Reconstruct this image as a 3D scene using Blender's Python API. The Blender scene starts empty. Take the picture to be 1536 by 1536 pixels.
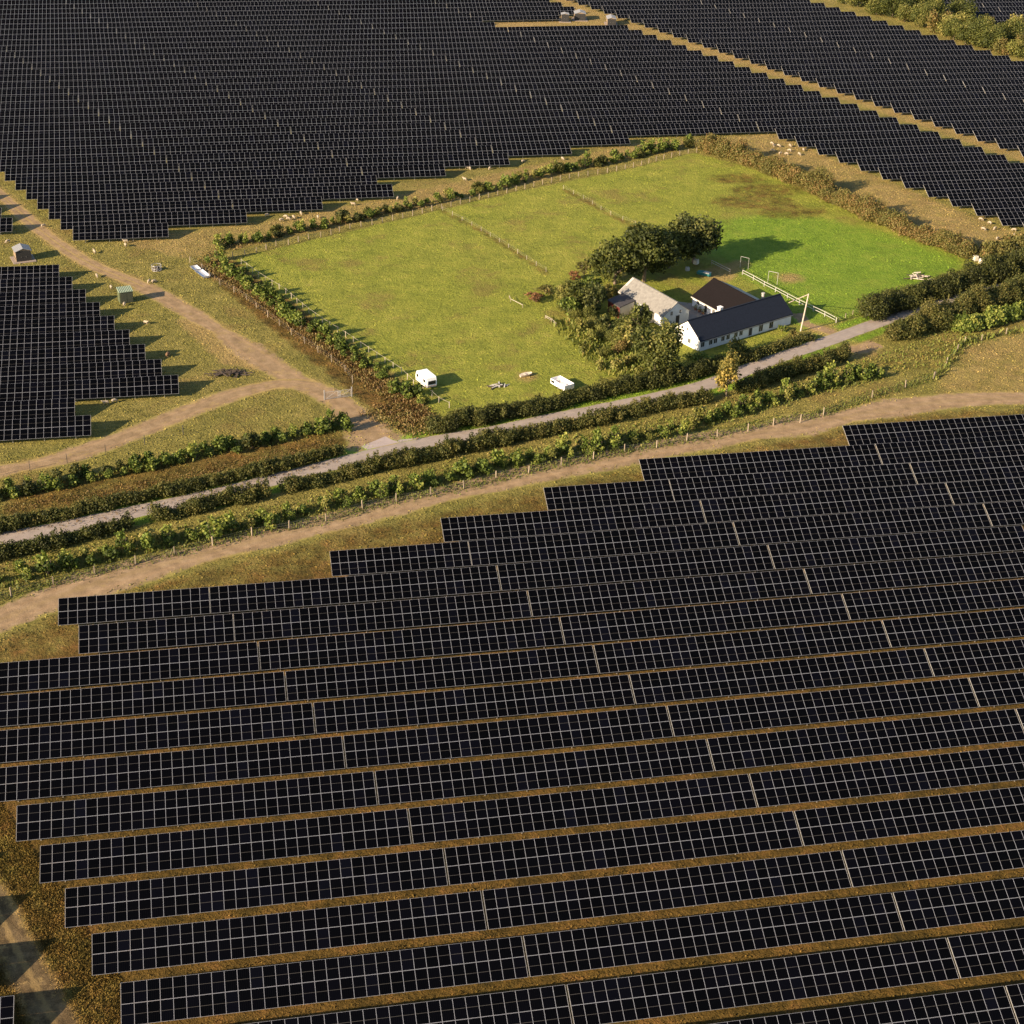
import bpy, bmesh, math, random
import numpy as np
from mathutils import Vector, Matrix
random.seed(7); RNG = np.random.default_rng(7)
scene = bpy.context.scene
COL = scene.collection
rad = math.radians

# ------------------------------------------------------------------ camera model (solved from the panel lattice of the photograph)
FPX = 2393.24                       # focal length in pixels of the 1536 px photograph
PITCH, ROLL, YAW = 0.51569, 0.03002, 0.20064
CAM = np.array([-24.7958, -127.8292, 127.7395])
def cam_axes():
    cp, sp, cy, sy, cr, sr = math.cos(PITCH), math.sin(PITCH), math.cos(YAW), math.sin(YAW), math.cos(ROLL), math.sin(ROLL)
    f = np.array([sy*cp, cy*cp, -sp]); right = np.array([cy, -sy, 0.0]); up = np.cross(right, f)
    return cr*right + sr*up, -sr*right + cr*up, f
CR, CU, CF = cam_axes()
def G(x, y, z=0.0):
    """the point at height z seen at photo pixel (x, y), used to survey where things stand on the ground"""
    d = (x-768)/FPX*CR - (y-768)/FPX*CU + CF
    return CAM + d*((z-CAM[2])/d[2])
def PJ(p):
    d = np.asarray(p, float)-CAM; w = d@CF
    return 768+FPX*(d@CR)/w, 768-FPX*(d@CU)/w
def GP(pts): return np.array([G(x, y)[:2] for x, y in pts])

cam_data = bpy.data.cameras.new('camera'); cam = bpy.data.objects.new('camera', cam_data); COL.objects.link(cam)
cam_data.sensor_width = 36; cam_data.lens = FPX/1536*36; cam_data.clip_end = 8000; cam_data.clip_start = 1
M = Matrix(((CR[0], CU[0], -CF[0], CAM[0]), (CR[1], CU[1], -CF[1], CAM[1]), (CR[2], CU[2], -CF[2], CAM[2]), (0, 0, 0, 1)))
cam.matrix_world = M; scene.camera = cam

# ------------------------------------------------------------------ light
EL, AZ = rad(21.0), rad(24.0)
ldir = Vector((math.cos(AZ)*math.cos(EL), math.sin(AZ)*math.cos(EL), -math.sin(EL)))
sd = bpy.data.lights.new('sun', 'SUN'); sd.energy = 5.0; sd.angle = rad(0.55); sd.color = (1.0, 0.80, 0.56)
sun = bpy.data.objects.new('sun', sd); COL.objects.link(sun); sun.rotation_euler = ldir.to_track_quat('-Z', 'Y').to_euler()
sun.location = (-80, 0, 120)
w = bpy.data.worlds.new('World'); scene.world = w; w.use_nodes = True
nt = w.node_tree; bg = nt.nodes['Background']; sky = nt.nodes.new('ShaderNodeTexSky'); sky.sky_type = 'NISHITA'; sky.sun_disc = False
sky.sun_elevation = EL; sky.sun_rotation = math.atan2(-ldir.x, -ldir.y) % (2*math.pi)
nt.links.new(sky.outputs[0], bg.inputs[0]); bg.inputs[1].default_value = 0.075
vs = scene.view_settings; vs.view_transform = 'Standard'; vs.look = 'None'; vs.exposure = 1.47; vs.gamma = 1; vs.use_curve_mapping = False

# ------------------------------------------------------------------ material helpers
def new_mat(name):
    m = bpy.data.materials.new(name); m.use_nodes = True
    return m, m.node_tree, m.node_tree.nodes['Principled BSDF']
def N(nt, t, **kw):
    n = nt.nodes.new(t)
    for k, v in kw.items():
        if k.startswith('i_'): n.inputs[k[2:].replace('_', ' ')].default_value = v
        else: setattr(n, k, v)
    return n
def noise(nt, vec, scale, detail=4, rough=.6):
    n = N(nt, 'ShaderNodeTexNoise'); n.inputs['Scale'].default_value = scale; n.inputs['Detail'].default_value = detail
    n.inputs['Roughness'].default_value = rough; nt.links.new(vec, n.inputs['Vector']); return n.outputs['Fac']
def ramp(nt, fac, stops):
    r = N(nt, 'ShaderNodeValToRGB'); e = r.color_ramp.elements
    while len(e) < len(stops): e.new(.5)
    for k, (p, c) in enumerate(stops): e[k].position = p; e[k].color = (*c, 1) if len(c) == 3 else c
    nt.links.new(fac, r.inputs[0]); return r.outputs[0]
def mix(nt, fac, a, b, mode='MIX'):
    n = N(nt, 'ShaderNodeMix', data_type='RGBA', blend_type=mode)
    for s, v in ((n.inputs[0], fac), (n.inputs[6], a), (n.inputs[7], b)):
        if isinstance(v, (int, float)): s.default_value = v
        elif isinstance(v, tuple): s.default_value = (*v, 1)
        else: nt.links.new(v, s)
    return n.outputs[2]
def mth(nt, op, a, b=0.0, clamp=False):
    n = N(nt, 'ShaderNodeMath', operation=op, use_clamp=clamp)
    for s, v in ((n.inputs[0], a), (n.inputs[1], b)):
        if isinstance(v, (int, float)): s.default_value = v
        else: nt.links.new(v, s)
    return n.outputs[0]
def smooth(nt, v, lo, hi):
    n = N(nt, 'ShaderNodeMapRange', interpolation_type='SMOOTHSTEP'); n.inputs[1].default_value = lo; n.inputs[2].default_value = hi
    nt.links.new(v, n.inputs[0]); return n.outputs[0]
def plain(name, col, rough=.6, metal=0.0, var=.12, scale=3.0, spec=.3):
    m, t, b = new_mat(name)
    g = N(t, 'ShaderNodeTexCoord').outputs['Object']
    f = noise(t, g, scale, 5)
    lo = tuple(c*(1-var) for c in col); hi = tuple(min(1, c*(1+var)) for c in col)
    t.links.new(ramp(t, f, [(.3, lo), (.7, hi)]), b.inputs['Base Color'])
    b.inputs['Roughness'].default_value = rough; b.inputs['Metallic'].default_value = metal; b.inputs['Specular IOR Level'].default_value = spec
    return m

# ------------------------------------------------------------------ mesh helpers
def mesh(name, V, F, mats, midx=None, uv=None, fattr=None, vattr=None, smooth_=False):
    """V (n,3), F (m,4) or (m,3) int array -> mesh datablock"""
    V = np.asarray(V, np.float32); F = np.asarray(F, np.int32); k = F.shape[1]
    me = bpy.data.meshes.new(name)
    me.vertices.add(len(V)); me.vertices.foreach_set('co', V.ravel())
    me.loops.add(F.size); me.loops.foreach_set('vertex_index', F.ravel())
    me.polygons.add(len(F)); me.polygons.foreach_set('loop_start', np.arange(0, F.size, k, dtype=np.int32))
    for m in mats: me.materials.append(m)
    if midx is not None: me.polygons.foreach_set('material_index', np.asarray(midx, np.int32))
    me.polygons.foreach_set('use_smooth', np.full(len(F), smooth_, bool))
    me.update(calc_edges=True)
    if uv is not None:
        l = me.uv_layers.new(name='UVMap'); l.data.foreach_set('uv', np.asarray(uv, np.float32).ravel())
    for dom, d in (('FACE', fattr), ('POINT', vattr)):
        for n, a in (d or {}).items():
            a = np.asarray(a, np.float32)
            if a.ndim == 1: me.attributes.new(n, 'FLOAT', dom).data.foreach_set('value', a)
            else:
                c = np.ones((len(a), 4), np.float32); c[:, :a.shape[1]] = a
                me.attributes.new(n, 'FLOAT_COLOR', dom).data.foreach_set('color', c.ravel())
    me.validate()
    return me
class MB:
    """collects boxes, bars, tubes and free quads into ONE mesh"""
    def __init__(s): s.v = []; s.f = []; s.m = []
    def add(s, verts, faces, mi=0):
        o = len(s.v); s.v += [tuple(map(float, p)) for p in verts]
        for f in faces: s.f.append([o+i for i in f]); s.m.append(mi)
        return s
    def box(s, c, d, rz=0.0, mi=0, taper=1.0):
        cx, cy, cz = c; a, b, h = d[0]/2, d[1]/2, d[2]/2; cs, sn = math.cos(rz), math.sin(rz); P = []
        for z, k in ((-h, 1.0), (h, taper)):
            for x, y in ((-a*k, -b*k), (a*k, -b*k), (a*k, b*k), (-a*k, b*k)): P.append((cx+x*cs-y*sn, cy+x*sn+y*cs, cz+z))
        return s.add(P, [(3, 2, 1, 0), (4, 5, 6, 7), (0, 1, 5, 4), (1, 2, 6, 5), (2, 3, 7, 6), (3, 0, 4, 7)], mi)
    def bar(s, p, q, r, n=6, mi=0, r2=None):
        p, q = Vector(p), Vector(q); d = (q-p).normalized(); a = d.orthogonal().normalized(); b = d.cross(a); r2 = r if r2 is None else r2
        P = [p+(a*math.cos(t)+b*math.sin(t))*r for t in [2*math.pi*k/n for k in range(n)]]
        P += [q+(a*math.cos(t)+b*math.sin(t))*r2 for t in [2*math.pi*k/n for k in range(n)]]
        F = [(k, (k+1) % n, n+(k+1) % n, n+k) for k in range(n)] + [tuple(range(n-1, -1, -1)), tuple(range(n, 2*n))]
        return s.add(P, F, mi)
    def beam(s, p, q, w_, h_, mi=0):
        """rectangular bar between two points, its height upright"""
        p, q = Vector(p), Vector(q); d = (q-p).normalized(); a = d.cross(Vector((0, 0, 1)))
        a = a.normalized() if a.length > 1e-4 else Vector((1, 0, 0)); b = a.cross(d).normalized(); P = []
        for e in (p, q):
            for x, y in ((-w_/2, -h_/2), (w_/2, -h_/2), (w_/2, h_/2), (-w_/2, h_/2)): P.append(e+a*x+b*y)
        return s.add(P, [(3, 2, 1, 0), (4, 5, 6, 7), (0, 1, 5, 4), (1, 2, 6, 5), (2, 3, 7, 6), (3, 0, 4, 7)], mi)
    def data(s, name, mats):
        me = bpy.data.meshes.new(name); me.from_pydata(s.v, [], s.f)
        for m in (mats if isinstance(mats, (list, tuple)) else [mats]): me.materials.append(m)
        me.polygons.foreach_set('material_index', s.m); me.update(); me.validate()
        bm = bmesh.new(); bm.from_mesh(me); bmesh.ops.recalc_face_normals(bm, faces=bm.faces); bm.to_mesh(me); bm.free()
        return me
    def build(s, name, mats, parent=None, loc=(0, 0, 0), rz=0.0):
        return link(name, s.data(name, mats), parent, loc, rz)
def link(name, data, parent=None, loc=(0, 0, 0), rz=0.0, scale=None):
    o = bpy.data.objects.new(name, data); COL.objects.link(o); o.parent = parent
    o.location = loc
    if rz: o.rotation_euler = (0, 0, rz)
    if scale is not None: o.scale = scale
    return o
def tag(o, label=None, cat=None, group=None, kind=None):
    if label: o['label'] = label
    if cat: o['category'] = cat
    if group: o['group'] = group
    if kind: o['kind'] = kind
    return o
def thing(name, label, cat, loc=(0, 0, 0), rz=0.0, group=None):
    return tag(link(name, None, None, loc, rz), label, cat, group)
def kids(o): return [c for c in o.children]
def copy_tree(o, parent=None):
    c = o.copy(); COL.objects.link(c); c.parent = parent
    for ch in list(o.children): copy_tree(ch, c)
    return c
def spline(pts, step):
    """Catmull-Rom through 2-D points, resampled to the given step"""
    P = np.asarray(pts, float); P = np.vstack([2*P[0]-P[1], P, 2*P[-1]-P[-2]]); out = []
    for k in range(1, len(P)-2):
        for t in np.linspace(0, 1, 24, endpoint=False):
            a, b, c, d = P[k-1:k+3]
            out.append(.5*((2*b)+(c-a)*t+(2*a-5*b+4*c-d)*t*t+(-a+3*b-3*c+d)*t**3))
    out.append(P[-2]); out = np.array(out)
    L = np.concatenate([[0], np.cumsum(np.linalg.norm(np.diff(out, axis=0), axis=1))]); n = max(2, int(L[-1]/step)+1)
    s_ = np.linspace(0, L[-1], n)
    return np.stack([np.interp(s_, L, out[:, 0]), np.interp(s_, L, out[:, 1])], 1)
def normals2(P):
    t = np.gradient(P, axis=0); t /= np.linalg.norm(t, axis=1)[:, None]+1e-9
    return np.stack([-t[:, 1], t[:, 0]], 1)
def in_poly(P, poly):
    x, y = P[:, 0], P[:, 1]; r = np.zeros(len(P), bool); n = len(poly)
    for i in range(n):
        (x1, y1), (x2, y2) = poly[i], poly[(i+1) % n]
        c = ((y1 > y) != (y2 > y)) & (x < (x2-x1)*(y-y1)/(y2-y1+1e-12)+x1); r ^= c
    return r
def dist_line(P, line):
    d = np.full(len(P), 1e9)
    for a, b in zip(line[:-1], line[1:]):
        ab = b-a; t = np.clip(((P-a)@ab)/(ab@ab), 0, 1); d = np.minimum(d, np.linalg.norm(P-(a+t[:, None]*ab), axis=1))
    return d

# ------------------------------------------------------------------ survey of the ground (photo pixels -> metres)
PADDOCK = GP([(350, 390), (400, 376), (515, 349), (660, 315), (772, 288), (935, 255), (1040, 229), (1120, 250), (1210, 288), (1300, 328), (1380, 360), (1470, 394), (1400, 425), (1300, 462), (1250, 485), (1190, 500), (1120, 530), (1000, 565), (850, 600), (660, 635), (612, 575), (515, 503), (460, 468)])
VIVID = GP([(1010, 345), (1080, 330), (1160, 315), (1250, 330), (1340, 352), (1400, 372), (1460, 393), (1380, 432), (1300, 470), (1250, 485), (1190, 498), (1150, 440), (1090, 400)])
NEARFIELD = GP([(-60, 985), (100, 912), (250, 868), (500, 805), (850, 722), (1200, 655), (1300, 632), (1400, 615), (1700, 612), (1700, 1000), (1700, 1700), (-200, 1700)])
ROUGH = [GP([(285, 395), (345, 385), (640, 600), (650, 650), (560, 620)]), GP([(0, 735), (500, 640), (530, 665), (0, 790)]), GP([(0, 850), (500, 740), (1250, 560), (1450, 500), (1536, 470), (1536, 500), (1440, 520), (1400, 570), (1100, 650), (0, 900)])]
FRINGE = GP([(160, 360), (400, 330), (600, 290), (950, 215), (1160, 200), (1500, 340), (1536, 350), (1536, 370), (1480, 385), (1200, 270), (1050, 215), (800, 275), (520, 340), (280, 390)])
T1 = [(-60, 255), (0, 292), (60, 345), (130, 393), (215, 430), (300, 478), (370, 523), (440, 568), (500, 598), (545, 640), (585, 672), (600, 685)]
T2 = [(-60, 722), (0, 707), (90, 688), (180, 658), (270, 622), (350, 592), (420, 576), (470, 580)]
T3 = [(-60, 955), (0, 930), (100, 890), (250, 845), (500, 782), (700, 733), (850, 700), (1000, 671), (1200, 638), (1300, 619), (1400, 604), (1480, 598), (1560, 598)]
T4 = [(-60, 1290), (-15, 1345), (28, 1430), (85, 1540), (120, 1610)]
T5 = [(820, -25), (865, 12), (950, 40), (1040, 70), (1150, 103), (1270, 143), (1400, 187), (1540, 235)]
ROAD = [(-60, 823), (0, 809), (100, 790), (200, 768), (333, 739), (512, 694), (645, 663), (745, 646), (845, 625), (945, 605), (1024, 587), (1074, 573), (1124, 553), (1190, 529), (1257, 506), (1324, 482), (1400, 458), (1470, 436), (1560, 410)]
T1w, T2w, T3w, T4w, T5w, ROADw = [spline(GP(t), 2.0) for t in (T1, T2, T3, T4, T5, ROAD)]

FLINES = [GP(f) for f in ([(664, 316), (712, 341), (755, 367), (792, 391), (822, 412)], [(845, 284), (879, 301), (912, 321), (956, 342)])]
def masks(P, poly=True, band=True):
    lush = in_poly(P, PADDOCK)*1.0
    viv = in_poly(P, VIVID)*1.0 if poly else np.zeros(len(P))
    if band: viv = np.maximum(viv, np.clip(1.3-np.abs(dist_line(P, ROADw)-3.2)/1.6, 0, .75))
    dry = in_poly(P, NEARFIELD)*1.0
    for k, r in enumerate(ROUGH): dry = np.maximum(dry, in_poly(P, r)*(.75, .62, .42)[k])
    dry = dry*np.clip((dist_line(P, T3w)-3)/14, .58, 1)*np.clip((dist_line(P, T4w)-1)/9, .7, 1)
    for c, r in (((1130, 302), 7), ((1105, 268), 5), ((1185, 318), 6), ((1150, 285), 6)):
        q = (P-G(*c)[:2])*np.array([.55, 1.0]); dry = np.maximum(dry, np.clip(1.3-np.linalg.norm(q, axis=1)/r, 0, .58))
    tan = in_poly(P, FRINGE)*.62
    for line, w_ in ((T1w, 2.6), (T2w, 2.6), (T3w, 2.7), (T4w, 2.2), (ROADw, 1.7)):
        d = dist_line(P, line); tan = np.maximum(tan, np.clip(1-(d-w_*.55)/(w_*.9), 0, 1)*.85)
    tan = np.maximum(tan, in_poly(P, GP([(1405, 572), (1450, 518), (1540, 497), (1640, 500), (1640, 600), (1400, 600)]))*.6)
    apron = GP([(440, 568), (330, 545), (260, 480), (300, 475)]); tan = np.maximum(tan, in_poly(P, apron)*.8)
    yard = GP([(1040, 470), (1075, 490), (1090, 440), (1040, 410), (1075, 395), (1120, 400), (1100, 420), (1040, 440), (1020, 480)])
    tan = np.maximum(tan, in_poly(P, yard)*.8)
    for c, r in (((1185, 417), 4.0), ((1110, 395), 3), ((790, 565), 3), ((955, 345), 2.5), ((1235, 495), 4), ((1290, 525), 5)):
        d = np.linalg.norm(P-G(*c)[:2], axis=1); tan = np.maximum(tan, np.clip(1.3-d/r, 0, 1))
    corr = dist_line(P, T5w); tan = np.maximum(tan, np.clip(1-(corr-3.5)/4, 0, 1)*.7)
    tan = np.maximum(tan, in_poly(P, GP([(715, 25), (930, 20), (950, 42), (735, 46)]))*.75)
    for fl in FLINES: dry = np.maximum(dry, np.clip(1.5-dist_line(P, fl)/1.1, 0, 1)*.8)
    far = np.clip((P[:, 1]-250)/60, 0, 1)*.35; tan = np.maximum(tan, far*(1-lush))
    return np.stack([lush, dry, tan], 1), viv

def blur(A, k=1):
    for _ in range(k):
        B = A.copy(); B[1:-1, 1:-1] = (A[1:-1, 1:-1]*4+A[:-2, 1:-1]+A[2:, 1:-1]+A[1:-1, :-2]+A[1:-1, 2:])/8; A = B
    return A

# grass colour shared by the ground and the worn edges of the tracks
def grass_color(t):
    pos = N(t, 'ShaderNodeNewGeometry').outputs['Position']
    big = noise(t, pos, .03, 3); med = noise(t, pos, .16, 5, .65); fine = noise(t, pos, 1.1, 5, .7); tiny = noise(t, pos, 4.5, 3, .7)
    wob = mth(t, 'MULTIPLY', mth(t, 'SUBTRACT', noise(t, pos, .35, 6, .7), .5), 1.1)
    a = N(t, 'ShaderNodeAttribute', attribute_name='mask'); sep = N(t, 'ShaderNodeSeparateColor'); t.links.new(a.outputs['Color'], sep.inputs[0])
    viv = N(t, 'ShaderNodeAttribute', attribute_name='vivid').outputs['Fac']
    def sharp(v, lo=.25, hi=.8):
        edge = mth(t, 'MULTIPLY', mth(t, 'MULTIPLY', v, mth(t, 'SUBTRACT', 1.0, v)), 4.0)
        return smooth(t, mth(t, 'ADD', v, mth(t, 'MULTIPLY', wob, mth(t, 'ADD', mth(t, 'MULTIPLY', edge, .6), .35))), lo, hi)
    mid_ = noise(t, pos, .45, 4, .65)
    mm = mth(t, 'ADD', mth(t, 'MULTIPLY', med, .42), mth(t, 'ADD', mth(t, 'MULTIPLY', mid_, .33), mth(t, 'MULTIPLY', fine, .25)))
    field = ramp(t, mm, [(.30, (.095, .086, .025)), (.44, (.172, .148, .040)), (.55, (.245, .202, .058)), (.68, (.345, .250, .095))])
    lush = ramp(t, mm, [(.32, (.110, .122, .020)), (.44, (.195, .208, .033)), (.55, (.275, .272, .046)), (.68, (.36, .305, .082))])
    vivid = ramp(t, mm, [(.32, (.095, .155, .016)), (.5, (.17, .25, .026)), (.68, (.26, .305, .042))])
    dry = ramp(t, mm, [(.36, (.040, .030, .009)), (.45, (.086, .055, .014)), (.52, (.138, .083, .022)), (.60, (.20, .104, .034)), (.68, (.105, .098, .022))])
    tan = ramp(t, mm, [(.3, (.22, .145, .060)), (.5, (.34, .225, .095)), (.7, (.43, .29, .13))])
    c = mix(t, sharp(sep.outputs[0]), field, lush)
    c = mix(t, sharp(viv), c, vivid)
    rust = mth(t, 'MULTIPLY', smooth(t, noise(t, pos, .075, 6, .68), .52, .66), mth(t, 'SUBTRACT', 1.0, mth(t, 'MULTIPLY', viv, .8)))
    c = mix(t, mth(t, 'MULTIPLY', rust, .62), c, (.215, .150, .052))
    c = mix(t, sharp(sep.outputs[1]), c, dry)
    c = mix(t, mth(t, 'MULTIPLY', sharp(sep.outputs[2], .2, .9), .85), c, tan)
    c = mix(t, mth(t, 'MULTIPLY', smooth(t, big, .35, .65), .28), c, mix(t, 1.0, c, (.72, .86, .55), 'MULTIPLY'))
    c = mix(t, mth(t, 'MULTIPLY', smooth(t, tiny, .52, .35), .35), c, mix(t, 1.0, c, (.45, .5, .4), 'MULTIPLY'))
    h = mth(t, 'ADD', mth(t, 'MULTIPLY', fine, .55), mth(t, 'ADD', mth(t, 'MULTIPLY', tiny, .22), mth(t, 'MULTIPLY', noise(t, pos, 2.4, 4), .35)))
    return c, h, pos
m_ground, t, b = new_mat('meadow_grass')
c, h, pos = grass_color(t)
t.links.new(c, b.inputs['Base Color']); b.inputs['Roughness'].default_value = .9; b.inputs['Specular IOR Level'].default_value = .1
bp_ = N(t, 'ShaderNodeBump', i_Strength=1.0, i_Distance=1.5); t.links.new(h, bp_.inputs['Height']); t.links.new(bp_.outputs[0], b.inputs['Normal'])

gx = np.concatenate([[-4000, -1200, -400, -200], np.arange(-130, 331, 1.25), [400, 600, 1500, 4000]])
gy = np.concatenate([[-4000, -1200, -400, -120], np.arange(-50, 541, 1.25), [620, 900, 2000, 5000]])
XX, YY = np.meshgrid(gx, gy); P = np.stack([XX.ravel(), YY.ravel()], 1)
mk, vv = masks(P, True, False); sh = XX.shape
mk = np.stack([blur(mk[:, k].reshape(sh), 2).ravel() for k in range(3)], 1); vv = np.maximum(blur(vv.reshape(sh), 40).ravel(), masks(P, False, True)[1])
nx, ny = len(gx), len(gy); I = np.arange(nx*ny).reshape(ny, nx)
F = np.stack([I[:-1, :-1], I[:-1, 1:], I[1:, 1:], I[1:, :-1]], -1).reshape(-1, 4)
tag(link('ground', mesh('ground', np.column_stack([P, np.zeros(len(P))]), F, [m_ground], vattr={'mask': mk, 'vivid': vv})), kind='structure')

# ------------------------------------------------------------------ roads and tracks
def strip_mat(name, stops, rut=0.0, grassy=.5, bump=.25, mid=0.0):
    m, t, b = new_mat(name)
    gc, gh, pos = grass_color(t)
    u = N(t, 'ShaderNodeAttribute', attribute_name='across').outputs['Fac']      # -1 .. 1
    au = mth(t, 'ABSOLUTE', u)
    f = mth(t, 'ADD', mth(t, 'MULTIPLY', noise(t, pos, .5, 5), .55), mth(t, 'MULTIPLY', noise(t, pos, 5.0, 5, .75), .45))
    dirt = ramp(t, f, stops)
    if rut:
        r_ = smooth(t, mth(t, 'ABSOLUTE', mth(t, 'SUBTRACT', au, .42)), .16, .02)
        dirt = mix(t, mth(t, 'MULTIPLY', r_, rut), dirt, mix(t, 1.0, dirt, (1.25, 1.2, 1.15), 'MULTIPLY'))
    e = mth(t, 'ADD', au, mth(t, 'MULTIPLY', mth(t, 'SUBTRACT', noise(t, pos, .45, 6, .7), .5), grassy*1.6))
    k = smooth(t, e, 1-grassy*.5, 1.0)
    if mid:
        k2 = mth(t, 'MULTIPLY', smooth(t, mth(t, 'ADD', au, mth(t, 'MULTIPLY', mth(t, 'SUBTRACT', noise(t, pos, .9, 5), .5), .5)), .22, .05), mid)
        k = mth(t, 'MAXIMUM', k, k2)
    k = mth(t, 'MAXIMUM', k, mth(t, 'MULTIPLY', smooth(t, noise(t, pos, .28, 6, .75), .54, .66), grassy*.8))
    # the very rim is grass, so the sheet has no visible border
    k = mth(t, 'MAXIMUM', k, smooth(t, au, .93, 1.0))
    t.links.new(mix(t, k, dirt, gc), b.inputs['Base Color']); b.inputs['Roughness'].default_value = .92; b.inputs['Specular IOR Level'].default_value = .12
    bn = N(t, 'ShaderNodeBump', i_Strength=bump, i_Distance=.2); t.links.new(f, bn.inputs['Height']); t.links.new(bn.outputs[0], b.inputs['Normal'])
    return m
def strip(name, line, width, z, m, wvar=.18, seed=0):
    r = np.random.default_rng(seed); n = normals2(line); K = 9
    ww = (np.linspace(width[0], width[1], len(line)) if isinstance(width, tuple) else width)/2*(1+wvar*np.interp(np.arange(len(line)), np.arange(0, len(line)+6, 5), r.normal(0, 1, len(np.arange(0, len(line)+6, 5)))))
    us = np.linspace(-1, 1, K); V = line[:, None, :]+n[:, None, :]*(us[None, :, None]*ww[:, None, None])
    A = np.tile(us, len(line)); V = V.reshape(-1, 2); mk, vv = masks(V)
    I = np.arange(len(V)).reshape(len(line), K); F = np.stack([I[:-1, :-1], I[:-1, 1:], I[1:, 1:], I[1:, :-1]], -1).reshape(-1, 4)[:, ::-1]
    me = mesh(name, np.column_stack([V, np.full(len(V), z)]), F, [m], vattr={'mask': mk, 'vivid': vv, 'across': A})
    return tag(link(name, me), kind='structure')
dirt_stops = [(.34, (.135, .092, .050)), (.5, (.235, .160, .090)), (.66, (.325, .228, .135))]
m_track = strip_mat('packed_dirt', dirt_stops, .6, .85, .5)
m_track_far = strip_mat('worn_wheel_track', dirt_stops, .6, .95, .5, mid=.8)
m_gravel = strip_mat('gravel', [(.34, (.145, .098, .054)), (.5, (.245, .168, .097)), (.66, (.35, .248, .150))], .5, .6, .7, mid=.2)
m_asphalt = strip_mat('worn_asphalt', [(.3, (.20, .165, .145)), (.5, (.27, .225, .195)), (.7, (.34, .285, .25))], .3, .3, .25)
strip('dirt_track', T1w[:int(len(T1w)*.52)], 3.7, .004, m_track_far, seed=1)
strip('dirt_track', T1w[int(len(T1w)*.5):int(len(T1w)*.9)], 5.8, .008, m_track, seed=2)
strip('gravel_fan', spline(GP([(508, 600), (530, 624), (556, 652), (578, 676)]), 1.5), (5.0, 14.0), .014, m_track, .05, 21)
strip('dirt_track', T2w, 6.2, .012, m_track, seed=3)
strip('dirt_track', T3w, 7.2, .004, m_gravel, seed=4)
strip('gravel_track', T4w, 5.4, .004, strip_mat('dark_gravel', [(.36, (.040, .028, .013)), (.48, (.085, .058, .028)), (.60, (.15, .104, .053))], .5, .95, .9, mid=.5), seed=5)
strip('road', ROADw, 4.3, .020, m_asphalt, .04, seed=7)
strip('farm_drive', spline(GP([(1262, 506), (1238, 495), (1212, 487), (1195, 470)]), 1.5), 4.5, .012, m_track, seed=8)
strip('road_apron', spline(GP([(560, 662), (590, 674), (640, 667)]), 1.5), 7.0, .016, strip_mat('apron_tarmac', [(.3, (.24, .20, .19)), (.5, (.33, .27, .25)), (.7, (.40, .33, .30))], 0, .25, .15), seed=9)
strip('gravel_turnout', spline(GP([(1262, 522), (1290, 524), (1316, 515)]), 1.5), 5.5, .012, m_track, seed=10)
yard_line = spline(GP([(1045, 483), (1036, 470), (1040, 455)]), 1.5)
strip('farmyard', yard_line, 9.0, .004, strip_mat('yard_concrete', [(.3, (.17, .145, .125)), (.5, (.24, .205, .175)), (.7, (.30, .26, .22))], 0, .3, .15), seed=11)

# ------------------------------------------------------------------ solar panel tables
TH = .41687; CT, ST = math.cos(TH), math.sin(TH)
CW, MW, MH, LOW, GAPT = 1.32, 1.303, 2.278, 1.0, .03
TL = 42.49                                                            # table pitch along the row
m_frame = plain('aluminium_frame', (.335, .34, .375), .45, .3, .05, 2)
m_steel = plain('galvanised_steel', (.42, .40, .37), .5, .5, .12, 1.5)
m_trim = plain('bright_end_trim', (.34, .32, .29), .5, 0, .04, 2)
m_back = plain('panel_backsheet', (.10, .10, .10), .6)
m_glass, t, b = new_mat('solar_glass')
uvn = N(t, 'ShaderNodeTexCoord').outputs['UV']; sp = N(t, 'ShaderNodeSeparateXYZ'); t.links.new(uvn, sp.inputs[0])
def gridline(t, v, n, wd):
    fr = mth(t, 'FRACT', mth(t, 'MULTIPLY', v, float(n))); d = mth(t, 'MINIMUM', fr, mth(t, 'SUBTRACT', 1.0, fr)); return mth(t, 'LESS_THAN', d, wd*n)
midl = mth(t, 'LESS_THAN', mth(t, 'ABSOLUTE', mth(t, 'SUBTRACT', sp.outputs[1], .5)), .0085)
cells = gridline(t, sp.outputs[0], 6, .0045)
rnd = mth(t, 'FRACT', mth(t, 'ADD', N(t, 'ShaderNodeAttribute', attribute_name='rnd').outputs['Fac'], N(t, 'ShaderNodeObjectInfo').outputs['Random']))
base = ramp(t, rnd, [(0, (.0007, .0007, .0009)), (.6, (.0010, .0010, .0015)), (.9, (.0013, .0013, .0024)), (1, (.0018, .0020, .0042))])
cc = mix(t, cells, base, (.005, .0047, .005)); cc = mix(t, midl, cc, (.055, .052, .050))
t.links.new(cc, b.inputs['Base Color']); b.inputs['Roughness'].default_value = .25; b.inputs['Specular IOR Level'].default_value = .08; b.inputs['IOR'].default_value = 1.4

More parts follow.
